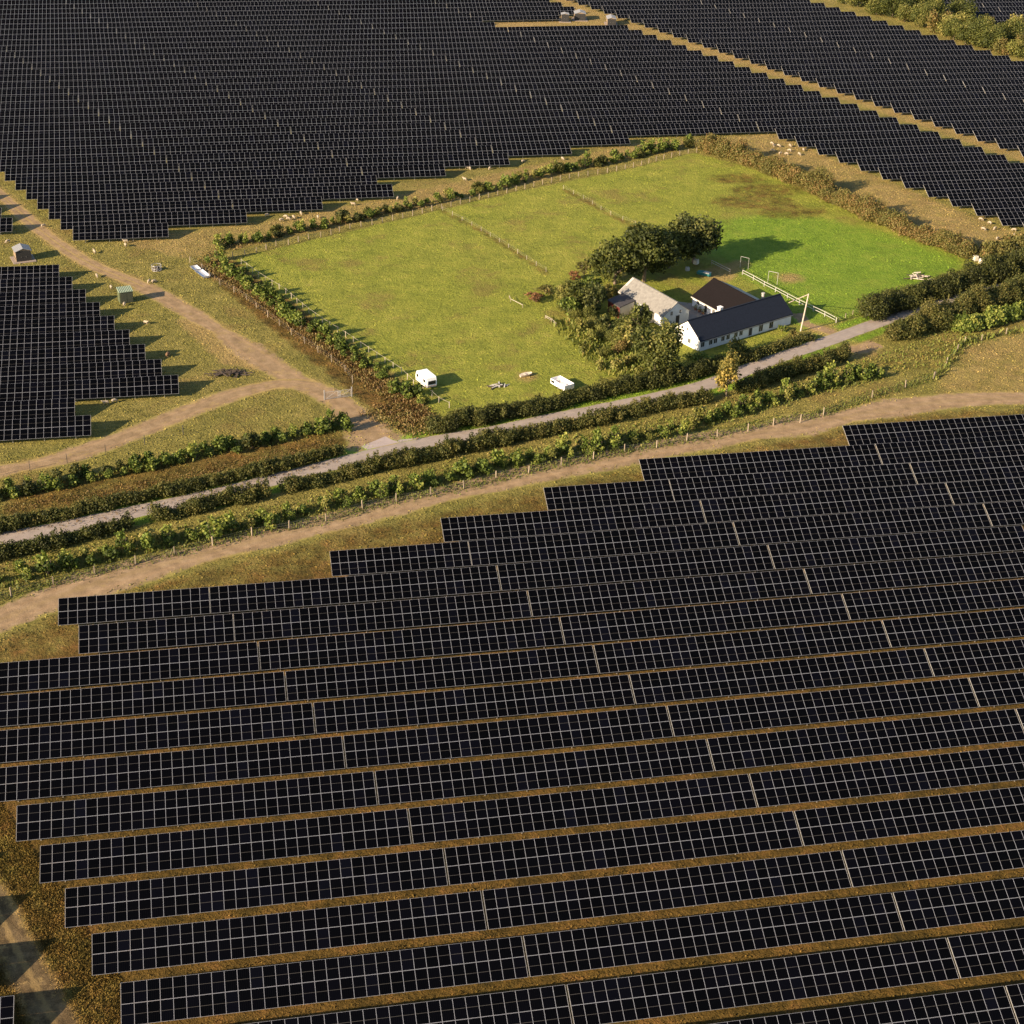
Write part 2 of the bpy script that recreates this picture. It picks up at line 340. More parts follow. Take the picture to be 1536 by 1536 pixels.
def module_arrays(x0, v0, rnd_):
    """one framed module, its lower-left corner at distance v0 up the slope: V, F, material index, uv"""
    fw, th_ = .017, .035
    def W(x, v, n): return (x0+x, v0*CT+v*CT-n*ST, LOW+(v0+v)*ST+n*CT)
    a, c_ = MW, MH
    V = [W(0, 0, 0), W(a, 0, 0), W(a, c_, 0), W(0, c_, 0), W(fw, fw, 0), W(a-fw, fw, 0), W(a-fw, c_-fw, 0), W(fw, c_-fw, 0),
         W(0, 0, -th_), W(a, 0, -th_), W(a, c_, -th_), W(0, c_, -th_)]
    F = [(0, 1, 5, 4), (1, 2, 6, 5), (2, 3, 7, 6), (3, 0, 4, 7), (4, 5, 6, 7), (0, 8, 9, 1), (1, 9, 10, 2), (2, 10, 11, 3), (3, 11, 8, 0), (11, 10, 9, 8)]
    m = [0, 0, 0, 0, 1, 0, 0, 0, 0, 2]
    uv = [(0, 0)]*16+[(0, 0), (1, 0), (1, 1), (0, 1)]+[(0, 0)]*20
    return V, F, m, uv, [rnd_]*10
def rack(n):
    mb = MB(); Lx = n*CW
    for v in (.55, 1.75, 2.85, 4.05):
        y, z = v*CT+.10*ST, LOW+v*ST-.10*CT
        mb.beam((-.03, y, z), (Lx+.02, y, z), .06, .09)
    k = max(2, round(n/4)); 
    for q in range(k):
        x = (q+.5)*Lx/k
        for v in (.9, 3.6):
            mb.box((x, v*CT+.2*ST, (LOW+v*ST-.2)/2), (.11, .07, LOW+v*ST-.2))
        mb.beam((x, .25*CT+.18*ST, LOW+.25*ST-.18*CT), (x, 4.35*CT+.18*ST, LOW+4.35*ST-.18*CT), .07, .09)
    for x in (-.03, Lx+.02):                                          # end trims that show as a bright edge
        mb.beam((x, 0, LOW-.03), (x, (2*MH+GAPT)*CT, LOW+(2*MH+GAPT)*ST-.03), .012, .06, 1)
    return mb
mod_meshes = []
for r_ in range(1):
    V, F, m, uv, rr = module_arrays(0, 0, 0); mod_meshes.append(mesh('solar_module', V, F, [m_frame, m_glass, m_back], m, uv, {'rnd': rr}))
rack_data = {}; joined = {}; nearproto = {}
def get_rack(n):
    if n not in rack_data: rack_data[n] = rack(n).data('mounting_frame', [m_steel, m_trim])
    return rack_data[n]
def get_joined(n):
    if n not in joined:
        V, F, m, uv, R_ = [], [], [], [], []
        for c_ in range(n):
            for tr in range(2):
                v, f, mi, u, rr = module_arrays(c_*CW+.01, tr*(MH+GAPT), random.random()); o = len(V)
                V += v; F += [tuple(o+i for i in q) for q in f]; m += mi; uv += u; R_ += rr
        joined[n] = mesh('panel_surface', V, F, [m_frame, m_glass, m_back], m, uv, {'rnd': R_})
    return joined[n]
def visible(x0, y0, az, n, z=LOW, pad=0):
    c_, s_ = math.cos(az), math.sin(az)
    for u in np.linspace(0, n*CW, 9):
        for v in (0, 1):
            p = PJ((x0+u*c_-v*3.8*s_, y0+u*s_+v*3.8*c_, z+v*1.8))
            if -pad <= p[0] <= 1536+pad and -pad <= p[1] <= 1536+pad: return True
    return False
TABLES = []          # (block, row order, x, y, az, columns, near?)
def add_table(block, row, x, y, az, n, near=False, pad=0):
    if visible(x, y, az, n, pad=pad): TABLES.append([block, row, x, y, az, n, near])
K = 1.2476
NP, NS = 6.08375*K, -2.54195*K
for j in range(0, 19):                                                # block in front of the farm track
    start = {0: 3, 1: 2, 2: 1.5, 3: 1, 4: .5, 5: -.5, 6: -.5}.get(j, -1)
    y = (14-j)*NP; i = start
    while i < 5:
        n = 16 if i % 1 else 32; add_table('near', j, i*TL+NS*(14-j), y, 0, n, True); i += n/32
for j in range(9, 20):                                                # the block across the gravel track, bottom left
    e = G(21, 1493, LOW+(2*MH+GAPT)*ST)[0]; x1 = e+NS*(15-j)
    add_table('corner', j, x1-16*CW, (14-j)*NP, 0, 16, False, 260)
FX, FY, FAZ, FP, FS = -44.46411*K, 182.03346*K, .00144, 6.00876*K, 2.46662*K
def far_xy(r, u):
    v = r*FP; u = u-FS*r; c_, s_ = math.cos(FAZ), math.sin(FAZ)
    return FX+u*c_-v*s_, FY+u*s_+v*c_
def far_run(block, r, a, b):
    i = a
    while i < b-1e-6:
        f = min(1.0 if i % 1 == 0 else 1-(i % 1), b-i); x, y = far_xy(r, i*TL); add_table(block, r, x, y, FAZ, int(round(f*32)), False, 30); i += f
ends = {0: .5, 1: 1, 2: 1.5, 3: 2, 4: 2, 5: 2.5, 6: 3, 7: 3.5, 8: 4, 26: 5, 27: 5, 28: 5.75}
for r in range(-6, 38):
    if r >= 0: far_run('far', r, 0, ends.get(r, 6))
    if r <= 8: far_run('far', r, 5, 6)
OFF = 8.28191*K
for r in range(2, 38):
    for i in range(2):
        x, y = far_xy(r, (6+i)*TL+OFF); add_table('east', r, x, y, FAZ, 32, False, 20)
LX, LY = -45.64131*K, 162.67174*K
for k in range(0, 11):                                                # block left of the dirt track
    r = -k; u = FS*k; e = u-(TL*.5 if k >= 9 else 0)
    for q in (1, 2): add_table('west', k, LX+e-q*TL, LY+r*FP, 0, 32, False)
ZT = LOW+(2*MH+GAPT)*ST
a0, a1 = G(18.6, 326.4, ZT), G(2.3, 311.7, ZT)
for k in range(0, 6): add_table('edge', k, a0[0]-FS*k-16*CW, a0[1]-(2*MH+GAPT)*CT+k*FP, 0, 16, False, 120)
g0 = G(1497.6, 10.8, ZT)
for k in range(-5, 3):                                                # block behind the tree belt, top right
    for i, n in ((-.5, 16), (0, 32)): add_table('back', -k, g0[0]+i*TL+FS*k, g0[1]-(2*MH+GAPT)*CT-k*FP, FAZ, n, False, 15)
ORD = 'first second third fourth fifth sixth seventh eighth ninth tenth eleventh twelfth thirteenth fourteenth fifteenth sixteenth seventeenth eighteenth nineteenth twentieth'.split()
def ordw(n):
    if n < 20: return ORD[n]
    tens = {2: 'twenty', 3: 'thirty', 4: 'forty'}[(n+1)//10]
    return {20: 'twentieth', 30: 'thirtieth', 40: 'fortieth'}[n+1] if (n+1) % 10 == 0 else f'{tens}-{ORD[(n+1) % 10-1]}'
WHERE = {'near': 'below the brown farm track', 'corner': 'across the gravel track, bottom left', 'far': 'up the field behind the paddock', 'east': 'beyond the grass corridor', 'west': 'beside the green kiosk', 'edge': 'above the grey-roofed hut', 'back': 'behind the top tree belt'}
GRP = {k: 'solar panel tables '+v for k, v in WHERE.items()}
rows = {}
for T_ in TABLES: rows.setdefault((T_[0], T_[1]), []).append(T_)
rowrank = {}
for blk in WHERE:
    rs = sorted({r for (bk, r) in rows if bk == blk}, reverse=blk in ('edge',))
    for q, r in enumerate(rs): rowrank[(blk, r)] = q
def build_near(n):
    root = thing('solar_panel_table', '', 'solar panels')
    link('mounting_frame', get_rack(n), root)
    first = None
    for c_ in range(n):
        for tr in range(2):
            v0 = tr*(MH+GAPT); loc = (c_*CW+.01, v0*CT, v0*ST)
            if first is None: first = link('panel', mod_meshes[0], root, loc)
            else:
                o = first.copy(); COL.objects.link(o); o.parent = root; o.location = loc
    return root
def build_far(n):
    root = thing('solar_panel_table', '', 'solar panels')
    link('panel_surface', get_joined(n), root); link('mounting_frame', get_rack(n), root)
    return root
protos = {}
for (blk, r), lst in rows.items():
    lst.sort(key=lambda a: a[2])
    for q, (_, _, x, y, az, n, near) in enumerate(lst):
        key = (n, near)
        if key not in protos: o = protos[key] = build_near(n) if near else build_far(n)
        else: o = copy_tree(protos[key])
        o.location = (x, y, 0); o.rotation_euler = (0, 0, az)
        rk = rowrank[(blk, r)]
        size = 'short ' if n < 32 else ''
        pos_ = 'only table' if len(lst) == 1 else f'{ordw(q)} table from the left'
        tag(o, f'{size}{pos_} in the {ordw(rk)} row {WHERE[blk]}', 'solar panels', GRP[blk])

# ------------------------------------------------------------------ foliage
def leaf_mat(name, stops, trans=.28):
    m, t, b = new_mat(name)
    f = N(t, 'ShaderNodeAttribute', attribute_name='tint').outputs['Fac']
    o = N(t, 'ShaderNodeObjectInfo').outputs['Random']
    f2 = mth(t, 'ADD', f, mth(t, 'MULTIPLY', mth(t, 'SUBTRACT', o, .5), .5), True)
    c = ramp(t, f2, stops); t.links.new(c, b.inputs['Base Color']); b.inputs['Roughness'].default_value = .62; b.inputs['Specular IOR Level'].default_value = .22
    tr = N(t, 'ShaderNodeBsdfTranslucent'); t.links.new(mix(t, 1.0, c, (1.0, 1.05, .6), 'MULTIPLY'), tr.inputs[0])
    mx = N(t, 'ShaderNodeMixShader'); mx.inputs[0].default_value = trans
    t.links.new(b.outputs[0], mx.inputs[1]); t.links.new(tr.outputs[0], mx.inputs[2])
    t.links.new(mx.outputs[0], t.nodes['Material Output'].inputs['Surface'])
    return m
m_hedge = leaf_mat('hawthorn_leaves', [(0, (.024, .027, .008)), (.40, (.056, .064, .015)), (.70, (.098, .098, .023)), (1, (.135, .115, .032))])
m_shrub = leaf_mat('young_shrub_leaves', [(0, (.040, .058, .010)), (.35, (.090, .125, .020)), (.7, (.165, .200, .036)), (1, (.26, .255, .055))])
m_brown = leaf_mat('autumn_hedge_leaves', [(0, (.050, .045, .013)), (.35, (.105, .100, .026)), (.75, (.165, .145, .042)), (1, (.20, .125, .045))])
m_dark = leaf_mat('dark_tree_leaves', [(0, (.012, .019, .006)), (.5, (.034, .044, .013)), (.85, (.075, .083, .022)), (1, (.115, .115, .034))])
m_oak = leaf_mat('oak_leaves', [(0, (.028, .036, .009)), (.5, (.072, .083, .018)), (.85, (.135, .138, .031)), (1, (.19, .17, .05))])
m_pale = leaf_mat('pale_tree_leaves', [(0, (.055, .062, .014)), (.5, (.13, .135, .030)), (.85, (.205, .195, .046)), (1, (.27, .225, .07))])
m_yellow = leaf_mat('yellowing_leaves', [(0, (.055, .058, .015)), (.45, (.125, .115, .030)), (.8, (.23, .185, .045)), (1, (.34, .25, .065))])
m_red = leaf_mat('rust_red_leaves', [(0, (.07, .036, .018)), (.5, (.19, .085, .036)), (1, (.28, .15, .06))])
m_weed = leaf_mat('dry_weeds', [(0, (.05, .032, .013)), (.35, (.125, .070, .026)), (.6, (.185, .130, .046)), (.8, (.12, .105, .028)), (1, (.26, .19, .085))], .2)
m_weedgreen = leaf_mat('green_weeds', [(0, (.065, .078, .015)), (.35, (.115, .135, .024)), (.6, (.18, .170, .040)), (.8, (.115, .155, .024)), (1, (.24, .18, .055))], .2)
m_bark = plain('bark', (.16, .12, .085), .9, 0, .3, 4)

def leaves(C, Nrm, size, tint, r):
    """one small bent leaf-clump quad per point"""
    n = len(C); a = r.normal(size=(n, 3)); d = Nrm*.9+a*.75; d /= np.linalg.norm(d, axis=1)[:, None]
    u = np.cross(d, r.normal(size=(n, 3))); u /= np.linalg.norm(u, axis=1)[:, None]+1e-9; v = np.cross(d, u)
    s = (size*(.6+.8*r.random(n)))[:, None]; e = s*(.55+.35*r.random(n))[:, None]
    V = np.stack([C-u*s, C-v*e+d*s*.25, C+u*s, C+v*e-d*s*.1], 1).reshape(-1, 3)
    return V, np.arange(4*n).reshape(n, 4), tint
def lump_points(lumps, per, r, shell=.55):
    """points through the outer part of a union of ellipsoids; lumps (n,6): centre, radii"""
    out, nor, tn = [], [], []
    for k, L in enumerate(lumps):
        n = max(6, int(per*(L[3]*L[4]+L[3]*L[5]+L[4]*L[5])/3)); d = r.normal(size=(n, 3)); d /= np.linalg.norm(d, axis=1)[:, None]
        rr = 1-shell*r.random(n)**1.7+.10*r.normal(size=n)
        p = L[:3]+d*L[3:]*rr[:, None]; keep = p[:, 2] > .02
        base_ = r.random()*.7+.15
        out.append(p[keep]); nor.append(d[keep]); tn.append(np.clip(base_+.22*r.normal(size=keep.sum()), 0, 1))
    return np.concatenate(out), np.concatenate(nor), np.concatenate(tn)
def foliage(name, lumps, per, size, m, r, shell=.55):
    C, Nn, tn = lump_points(np.asarray(lumps, float), per, r, shell); V, F, tn = leaves(C, Nn, np.full(len(C), size), tn, r)
    V[:, 2] = np.maximum(V[:, 2], .01)
    return mesh(name, V, F, [m], fattr={'tint': tn})
def hedge(label, pts, w_, h_, m, seed, leaf=.135, per=290, rag=.4, cat='hedge', group=None, name='hedge'):
    r = np.random.default_rng(seed); line = spline(GP(pts), .75); n = normals2(line); L = []
    hh = h_*(1+rag*.6*np.interp(np.arange(len(line)), np.arange(0, len(line)+8, 4), r.normal(0, .6, len(np.arange(0, len(line)+8, 4)))))
    for p, nn, H in zip(line, n, hh):
        q = p+nn*r.normal(0, .16*w_)
        R1 = w_*.5*(.75+.5*r.random())
        L.append((q[0], q[1], H*.42, R1, R1, H*.5))
        if r.random() < .8:
            q = p+nn*r.normal(0, .22*w_)+r.normal(0, .2, 2); k = .35+.5*r.random(); L.append((q[0], q[1], H*(.60+.25*r.random()), R1*k, R1*k, H*.40*(.6+.7*r.random())))
        if r.random() < .35: q = p+nn*r.normal(0, .3*w_); L.append((q[0], q[1], H*(.8+.25*r.random()), .25, .25, H*.3))
    C, Nn, tn = lump_points(np.asarray(L, float), per, r); k = len(line)*55; i = r.integers(0, len(line), k); off = r.normal(0, w_*.33, k)
    z = hh[i]*(.55+.55*r.random(k))*(1-.35*np.abs(off)/(w_*.5+1e-6)).clip(.3, 1); C2 = np.column_stack([line[i]+n[i]*off[:, None]+r.normal(0, .25, (k, 2)), z]); N2 = np.column_stack([n[i]*np.sign(off)[:, None]*.5, np.full(k, .8)])
    V, F, tn = leaves(np.vstack([C, C2]), np.vstack([Nn, N2]), np.full(len(C)+k, leaf), np.concatenate([tn, np.clip(.55+.25*r.normal(size=k), 0, 1)]), r); V[:, 2] = np.maximum(V[:, 2], .01)
    return tag(link(name, mesh(name, V, F, [m], fattr={'tint': tn})), label, cat, group)
DARKC = 'dark clipped hedge '
hedge('dark low hedge north of the lane, left of the gated track', [(-40, 806), (0, 797), (75, 781), (150, 765), (240, 745), (333, 724), (430, 702), (512, 681)], 2.3, 1.9, m_hedge, 11)
hedge('dark hedge south of the lane, at the left edge of the picture', [(-40, 848), (0, 838), (60, 825), (130, 808), (195, 791)], 2.4, 2.0, m_hedge, 12)
hedge('short dark hedge south of the lane ending in a round bush', [(232, 781), (290, 768), (340, 757), (398, 744)], 2.4, 2.2, m_hedge, 13)
hedge('long dark hedge south of the lane opposite the track mouth', [(430, 737), (530, 713), (640, 690), (760, 663), (870, 640), (960, 620), (1062, 600)], 2.6, 2.3, m_hedge, 14)
hedge('dark hedge south of the lane opposite the white farmhouse', [(1112, 588), (1160, 571), (1210, 556), (1268, 538)], 2.8, 2.6, m_hedge, 15)
hedge('dark hedge between the paddock and the lane', [(652, 648), (700, 638), (760, 627), (830, 612), (900, 595), (960, 582), (1040, 565), (1082, 553)], 3.0, 2.6, m_hedge, 16)
hedge('tall dark brown hedge north of the lane beyond the farm drive', [(1303, 476), (1350, 459), (1400, 444), (1470, 425), (1560, 397)], 5.0, 4.1, m_hedge, 17, .16, 230)
hedge('rounded dark hedge south of the lane beyond the farm drive', [(1340, 510), (1380, 495), (1430, 477), (1490, 458), (1560, 436)], 4.5, 3.6, m_hedge, 18, .16, 230)
hedge('broad brownish hedge along the east side of the paddock', [(1056, 224), (1100, 238), (1150, 255), (1210, 281), (1270, 311), (1330, 337), (1400, 364), (1452, 385)], 4.6, 3.6, m_brown, 19, .17, 210, .8)
hedge('low hedge between farmhouse lawn and the lane', [(1092, 549), (1130, 538), (1170, 524), (1212, 508)], 2.2, 1.5, m_hedge, 20)
hedge('green bushy hedge at the right edge below the lane', [(1440, 496), (1480, 486), (1520, 474), (1570, 460)], 3.4, 2.4, m_shrub, 21, .26)
hedge('green hedge behind the white sacks at the paddock corner', [(1478, 388), (1500, 380), (1530, 372), (1570, 362)], 4, 2.6, m_brown, 22, .28)

# young shrubs: a few kinds, copied along the planted strips
def shrub_data(seed, m, h_=2.0, spread=.8, leaf=.15, per=210):
    r = np.random.default_rng(seed); L = []
    for k in range(7):
        a = r.random()*6.28; q = spread*.55*math.sqrt(r.random()); z = h_*(.25+.5*r.random()); R = spread*(.38+.25*r.random())
        L.append((q*math.cos(a), q*math.sin(a), z, R, R, R*1.15))
    L.append((r.normal(0, .1), r.normal(0, .1), h_*.8, spread*.3, spread*.3, h_*.24))
    return foliage('foliage', L, per, leaf, m, r, .7)
def stems(h_, n=5, seed=0):
    r = random.Random(seed); mb = MB()
    for k in range(n):
        a = r.random()*6.28; mb.bar((.08*math.cos(a), .08*math.sin(a), 0), (.4*math.cos(a), .4*math.sin(a), h_*.7), .03, 5, r2=.012)
    return mb.data('stem', m_bark)
def shrub_proto(seed, m, h_, spread, name='shrub', cat='shrub'):
    root = thing(name, '', cat); link('foliage', shrub_data(seed, m, h_, spread), root); link('stem', stems(h_, seed=seed), root); return root
PROTO = {}
def shrub(kind, x, y, sc, label, group, cat='shrub', name='shrub'):
    if kind not in PROTO:
        seed, m, h_, spread = KINDS[kind]; o = PROTO[kind] = shrub_proto(seed, m, h_, spread, name, cat)
    else: o = copy_tree(PROTO[kind]); o.name = name
    o.location = (x, y, 0); o.rotation_euler = (0, 0, random.random()*6.28); o.scale = (sc*random.uniform(1.0, 1.35), sc*random.uniform(1.0, 1.35), sc*random.uniform(.8, 1.2))
    tag(o, label, cat, group); return o
KINDS = {'a': (31, m_shrub, 2.0, .95), 'b': (32, m_shrub, 2.4, .85), 'c': (33, m_shrub, 1.7, 1.0), 'd': (34, m_hedge, 1.7, 1.0), 'e': (35, m_pale, 1.9, .8), 'f': (36, m_brown, 1.5, .9),
         'g': (37, m_brown, 3.6, 2.2), 'h': (38, m_oak, 4.6, 2.6), 'i': (39, m_pale, 4.2, 2.4), 'j': (40, m_oak, 5.4, 2.9), 'k': (41, m_dark, 3.4, 2.1)}
def plant_strip(pts, step, rowoff, kinds, label, group, smin=.75, smax=1.2, skip=.06):
    for off in rowoff:
        line = spline(GP(pts), step); n = normals2(line)
        for p, nn in zip(line, n):
            if random.random() < skip: continue
            q = p+nn*(off+random.gauss(0, .22))+np.array([random.gauss(0, .3), random.gauss(0, .3)])
            shrub(random.choice(kinds), q[0], q[1], random.uniform(smin, smax), label, group)
plant_strip([(-30, 750), (0, 744), (85, 728), (167, 711), (250, 694), (333, 676), (410, 661), (482, 646), (520, 640)], 2.5, (-.9, .9), 'aabcdc', 'young green shrub in the planted strip between the dirt track and the low hedge', 'young shrubs below the left dirt track', .8, 1.5)
plant_strip([(-30, 884), (0, 876), (100, 850), (200, 826), (300, 806), (400, 787), (512, 756), (600, 737), (680, 717), (760, 701), (850, 683), (930, 668), (1000, 650), (1050, 637), (1100, 622), (1160, 603), (1224, 584), (1312, 564)], 3.2, (-.9, .8), 'abbcaeab', 'young green shrub in the planted strip above the post fence and brown track', 'young shrubs along the site fence', .75, 1.65)
plant_strip([(330, 372), (390, 362), (450, 348), (510, 336), (590, 318), (660, 303), (740, 284), (820, 262), (900, 247), (980, 230), (1040, 216)], 3.0, (-.6, 1.0), 'abcdbe', 'young bushy shrub behind the post fence at the top of the paddock', 'young shrubs along the top paddock fence', .7, 1.6)
plant_strip([(325, 392), (365, 420), (405, 448), (450, 480), (500, 512), (550, 545), (600, 580), (640, 605)], 3.2, (-1.7, 0.0), 'aabca', 'young green shrub between the two fences left of the paddock', 'young shrubs along the left paddock fence', .7, 1.55)
# tree belt at the top right, scrub of the garden
belt = [(1262, 4), (1286, 10), (1305, 7), (1322, 17), (1345, 16), (1362, 25), (1385, 30), (1402, 38), (1420, 41), (1438, 50), (1455, 54), (1474, 60), (1492, 66), (1510, 70), (1530, 76), (1552, 82), (1340, 4), (1372, 12), (1402, 20), (1440, 33), (1478, 45), (1515, 58), (1315, 22), (1338, 26), (1357, 33), (1378, 40), (1396, 47), (1414, 52), (1430, 60), (1448, 66), (1466, 70), (1485, 76), (1503, 80), (1525, 86)]
for k, (px, py) in enumerate(belt):
    g = G(px, py); shrub('hjgihj'[k % 6], g[0], g[1], random.uniform(1.35, 1.8), 'bushy tree in the belt between the far solar blocks, top right', 'trees of the belt at the top right', 'tree', 'belt_tree')
scr = [(852, 468, 'h', .8), (842, 452, 'i', .8), (868, 455, 'h', .8), (862, 478, 'i', .55), (884, 478, 'h', .75), (900, 508, 'i', .7), (918, 515, 'h', .6), (930, 530, 'g', .7), (940, 548, 'e', 1.3), (905, 535, 'i', .5), (885, 515, 'e', 1.4), (925, 555, 'e', 1.5), (948, 515, 'h', .75), (952, 545, 'e', 1.2), (900, 555, 'e', 1.3), (870, 500, 'e', 1.5), (935, 500, 'h', .75), (958, 563, 'e', 1.2), (1000, 568, 'a', 1.4), (1018, 558, 'a', 1.2), (890, 495, 'h', .6), (875, 530, 'e', 1.3), (905, 486, 'e', 1.1), (952, 490, 'h', .6)]
for k, (px, py, kd, sc) in enumerate(scr):
    g = G(px, py); shrub(kd, g[0], g[1], sc, 'rough shrub in the overgrown scrub left of the farm garden', 'scrub beside the farm garden')

def tree(label, px, py, cz, R, rz_, m, seed, trunk=.3, nl=16, per=42, leaf=.34, name='tree', group=None):
    """tapered trunk, limbs and a crown of leaf clumps with gaps"""
    r = np.random.default_rng(seed); g = G(px, py); root = thing(name, label, 'tree', (g[0], g[1], 0), 0, group)
    L = [(0, 0, cz, R*.62, R*.62, rz_*.62)]
    for k in range(nl):
        d = r.normal(size=3); d[2] = d[2]*.8+.15; d /= np.linalg.norm(d); q = .62+.22*r.random(); s = .30+.16*r.random()
        L.append((d[0]*R*q, d[1]*R*q, cz+d[2]*rz_*q, R*s, R*s, rz_*s*.9))
    link('crown', foliage('crown', L, per, leaf, m, r, .8), root)
    mb = MB(); mb.bar((0, 0, 0), (0, 0, cz*.55), trunk, 8, r2=trunk*.75)
    for k in range(7):
        a = r.random()*6.28; mb.bar((0, 0, cz*(.3+.03*k)), (R*.6*math.cos(a), R*.6*math.sin(a), cz+rz_*(r.random()*.6-.2)), trunk*.45, 6, r2=.05)
    mb.build('trunk', m_bark, root); return root
tree('big dark round tree behind the barns, casting a long shadow on the grass', 1040, 394, 6.2, 5.9, 5.8, m_dark, 51, .4, 20, 60, .32)
tree('tall broad oak behind the grey-roofed barn', 966, 422, 6.8, 6.7, 6.0, m_oak, 52, .45, 22, 52, .34)
tree('lower oak left of the tall oak, above the yellow bush', 922, 426, 5.2, 5.3, 4.9, m_oak, 53, .35, 16, 52, .32)
tree('leafy tree between the two big crowns', 1003, 402, 5.8, 4.9, 5.2, m_oak, 54, .35, 16, 52, .32)
tree('pale green tree at the corner of the white farmhouse', 982, 562, 6.2, 4.9, 5.8, m_oak, 55, .28, 20, 70, .25)
tree('slim green tree in front of the grey-roofed barn', 958, 502, 3.4, 2.5, 3.2, m_oak, 56, .18, 12, 70, .26)
tree('yellow-leaved small tree beside the lane', 1089, 595, 5.3, 2.6, 4.4, m_yellow, 57, .16, 16, 70, .24)
tree('yellowish round bush beside the red shed', 916, 449, 1.9, 2.0, 1.8, m_yellow, 58, .1, 10, 80, .24, 'bush')
tree('rust red bush at the paddock edge', 862, 420, 1.1, 1.3, 1.1, m_red, 59, .08, 8, 110, .2, 'bush')
tree('dark leafless-looking bush behind the rust red bush', 876, 416, 2.2, 1.9, 2.2, m_brown, 60, .1, 9, 70, .24, 'bush')
tree('bright green bush between the oaks and the scrub', 886, 440, 2.4, 2.3, 2.3, m_shrub, 61, .12, 10, 70, .25, 'bush')
tree('dark evergreen left of the red shed', 888, 473, 3.7, 2.5, 3.7, m_dark, 62, .15, 12, 70, .26)
tree('second dark evergreen, nearer the scrub, below the red shed', 906, 500, 2.0, 2.0, 2.0, m_dark, 63, .15, 12, 70, .26)
tree('olive green round bush in front of the farmhouse windows', 1104, 534, 1.9, 2.3, 1.8, m_oak, 64, .1, 10, 90, .22, 'bush')
tree('orange brown bush at the foot of the pole', 1190, 508, 1.0, 1.3, 1.0, m_brown, 65, .08, 8, 120, .2, 'bush')
tree('green garden bush at the white gable end', 1045, 545, 1.5, 2.2, 1.5, m_shrub, 66, .1, 9, 90, .22, 'bush')
tree('dark green garden bush between gable and lane', 1068, 552, 1.3, 2.0, 1.3, m_shrub, 67, .1, 9, 90, .22, 'bush')
tree('low bush against the farmhouse front near its right end', 1172, 497, .7, 1.2, .7, m_shrub, 68, .06, 7, 140, .18, 'bush')
tree('red brown thicket inside the small timber rails', 800, 452, .9, 2.2, .9, m_red, 69, .08, 10, 80, .2, 'bush')
tree('brown thicket beside the red brown one in the paddock', 818, 441, .9, 2.4, .9, m_brown, 70, .08, 10, 80, .2, 'bush')

tree('small dark bush in front of the red boards', 922, 476, 1.3, 1.5, 1.3, m_dark, 75, .08, 9, 110, .2, 'bush')
tree('spreading pale green bush between evergreens and the corner tree', 940, 522, 3.2, 3.0, 3.2, m_pale, 71, .14, 14, 60, .26, 'bush')
tree('tall green bush left of the dark evergreens', 872, 462, 3.0, 3.0, 3.0, m_oak, 72, .14, 14, 60, .26, 'bush')
tree('pale bush at the tip of the scrub beside the brown thicket', 846, 448, 2.1, 2.5, 2.1, m_pale, 73, .12, 12, 70, .25, 'bush')
tree('green bush below the pale bush at the scrub edge', 853, 474, 2.0, 2.6, 2.0, m_shrub, 74, .12, 12, 70, .25, 'bush')
# rough weeds and tall grass: uncountable, one object per stretch of ground
def weeds(name, P2, h_, size, m, r, kind='stuff', avoid=None):
    if avoid: P2 = P2[dist_line(P2, avoid[0])+r.normal(0, .3, len(P2)) > avoid[1]]
    n = len(P2); hh = h_*(.4+r.random(n)); C = np.column_stack([P2, hh*.5]); lean = r.normal(0, .35, (n, 3)); lean[:, 2] = 1; lean /= np.linalg.norm(lean, axis=1)[:, None]
    side = np.cross(lean, r.normal(size=(n, 3))); side /= np.linalg.norm(side, axis=1)[:, None]; s = (size*(.5+r.random(n)))[:, None]; up = lean*(hh*.5)[:, None]
    V = np.stack([C-up-side*s*.6, C-up+side*s*.6, C+up+side*s, C+up-side*s*.5], 1).reshape(-1, 3); V[:, 2] = np.maximum(V[:, 2], .005)
    big = np.clip(.5+.5*np.sin(P2[:, 0]*.9+2*np.sin(P2[:, 1]*.5))*np.sin(P2[:, 1]*1.1+P2[:, 0]*.3), 0, 1)
    tn = np.clip(.15+.55*big+.22*r.normal(size=n), 0, 1)
    return tag(link(name, mesh(name, V, np.arange(4*n).reshape(n, 4), [m], fattr={'tint': tn})), kind=kind)
def along(pts, half, dens, r):
    line = spline(GP(pts), 1.0); n = normals2(line); k = int(len(line)*2*half*dens); i = r.integers(0, len(line), k)
    return line[i]+n[i]*(r.uniform(-half, half, k))[:, None]+r.normal(0, .5, (k, 2))
R_ = np.random.default_rng(99)
weeds('undergrowth', along([(310, 398), (350, 420), (400, 456), (460, 497), (520, 540), (580, 585), (640, 628)], 2.6, 16, R_), .36, .11, m_weed, R_)
weeds('undergrowth', np.vstack([along([(560, 615), (600, 632), (640, 650)], 3.0, 12, R_), along([(300, 390), (345, 372), (420, 352), (520, 332), (640, 307)], 1.4, 7, R_)]), .36, .13, m_weed, R_)
weeds('undergrowth', np.vstack([along([(-20, 768), (150, 740), (333, 702), (500, 665)], 1.5, 12, R_), along([(-20, 802), (150, 777), (333, 735), (500, 694)], .4, 10, R_)]), .22, .09, m_weed, R_)
weeds('undergrowth', np.vstack([along([(-20, 862), (200, 812), (430, 762), (600, 723), (800, 676), (1000, 634), (1150, 590), (1300, 552)], 1.6, 4, R_), along([(1290, 560), (1340, 545), (1400, 525), (1450, 500)], 4.5, 3, R_)]), .35, .13, m_weedgreen, R_)
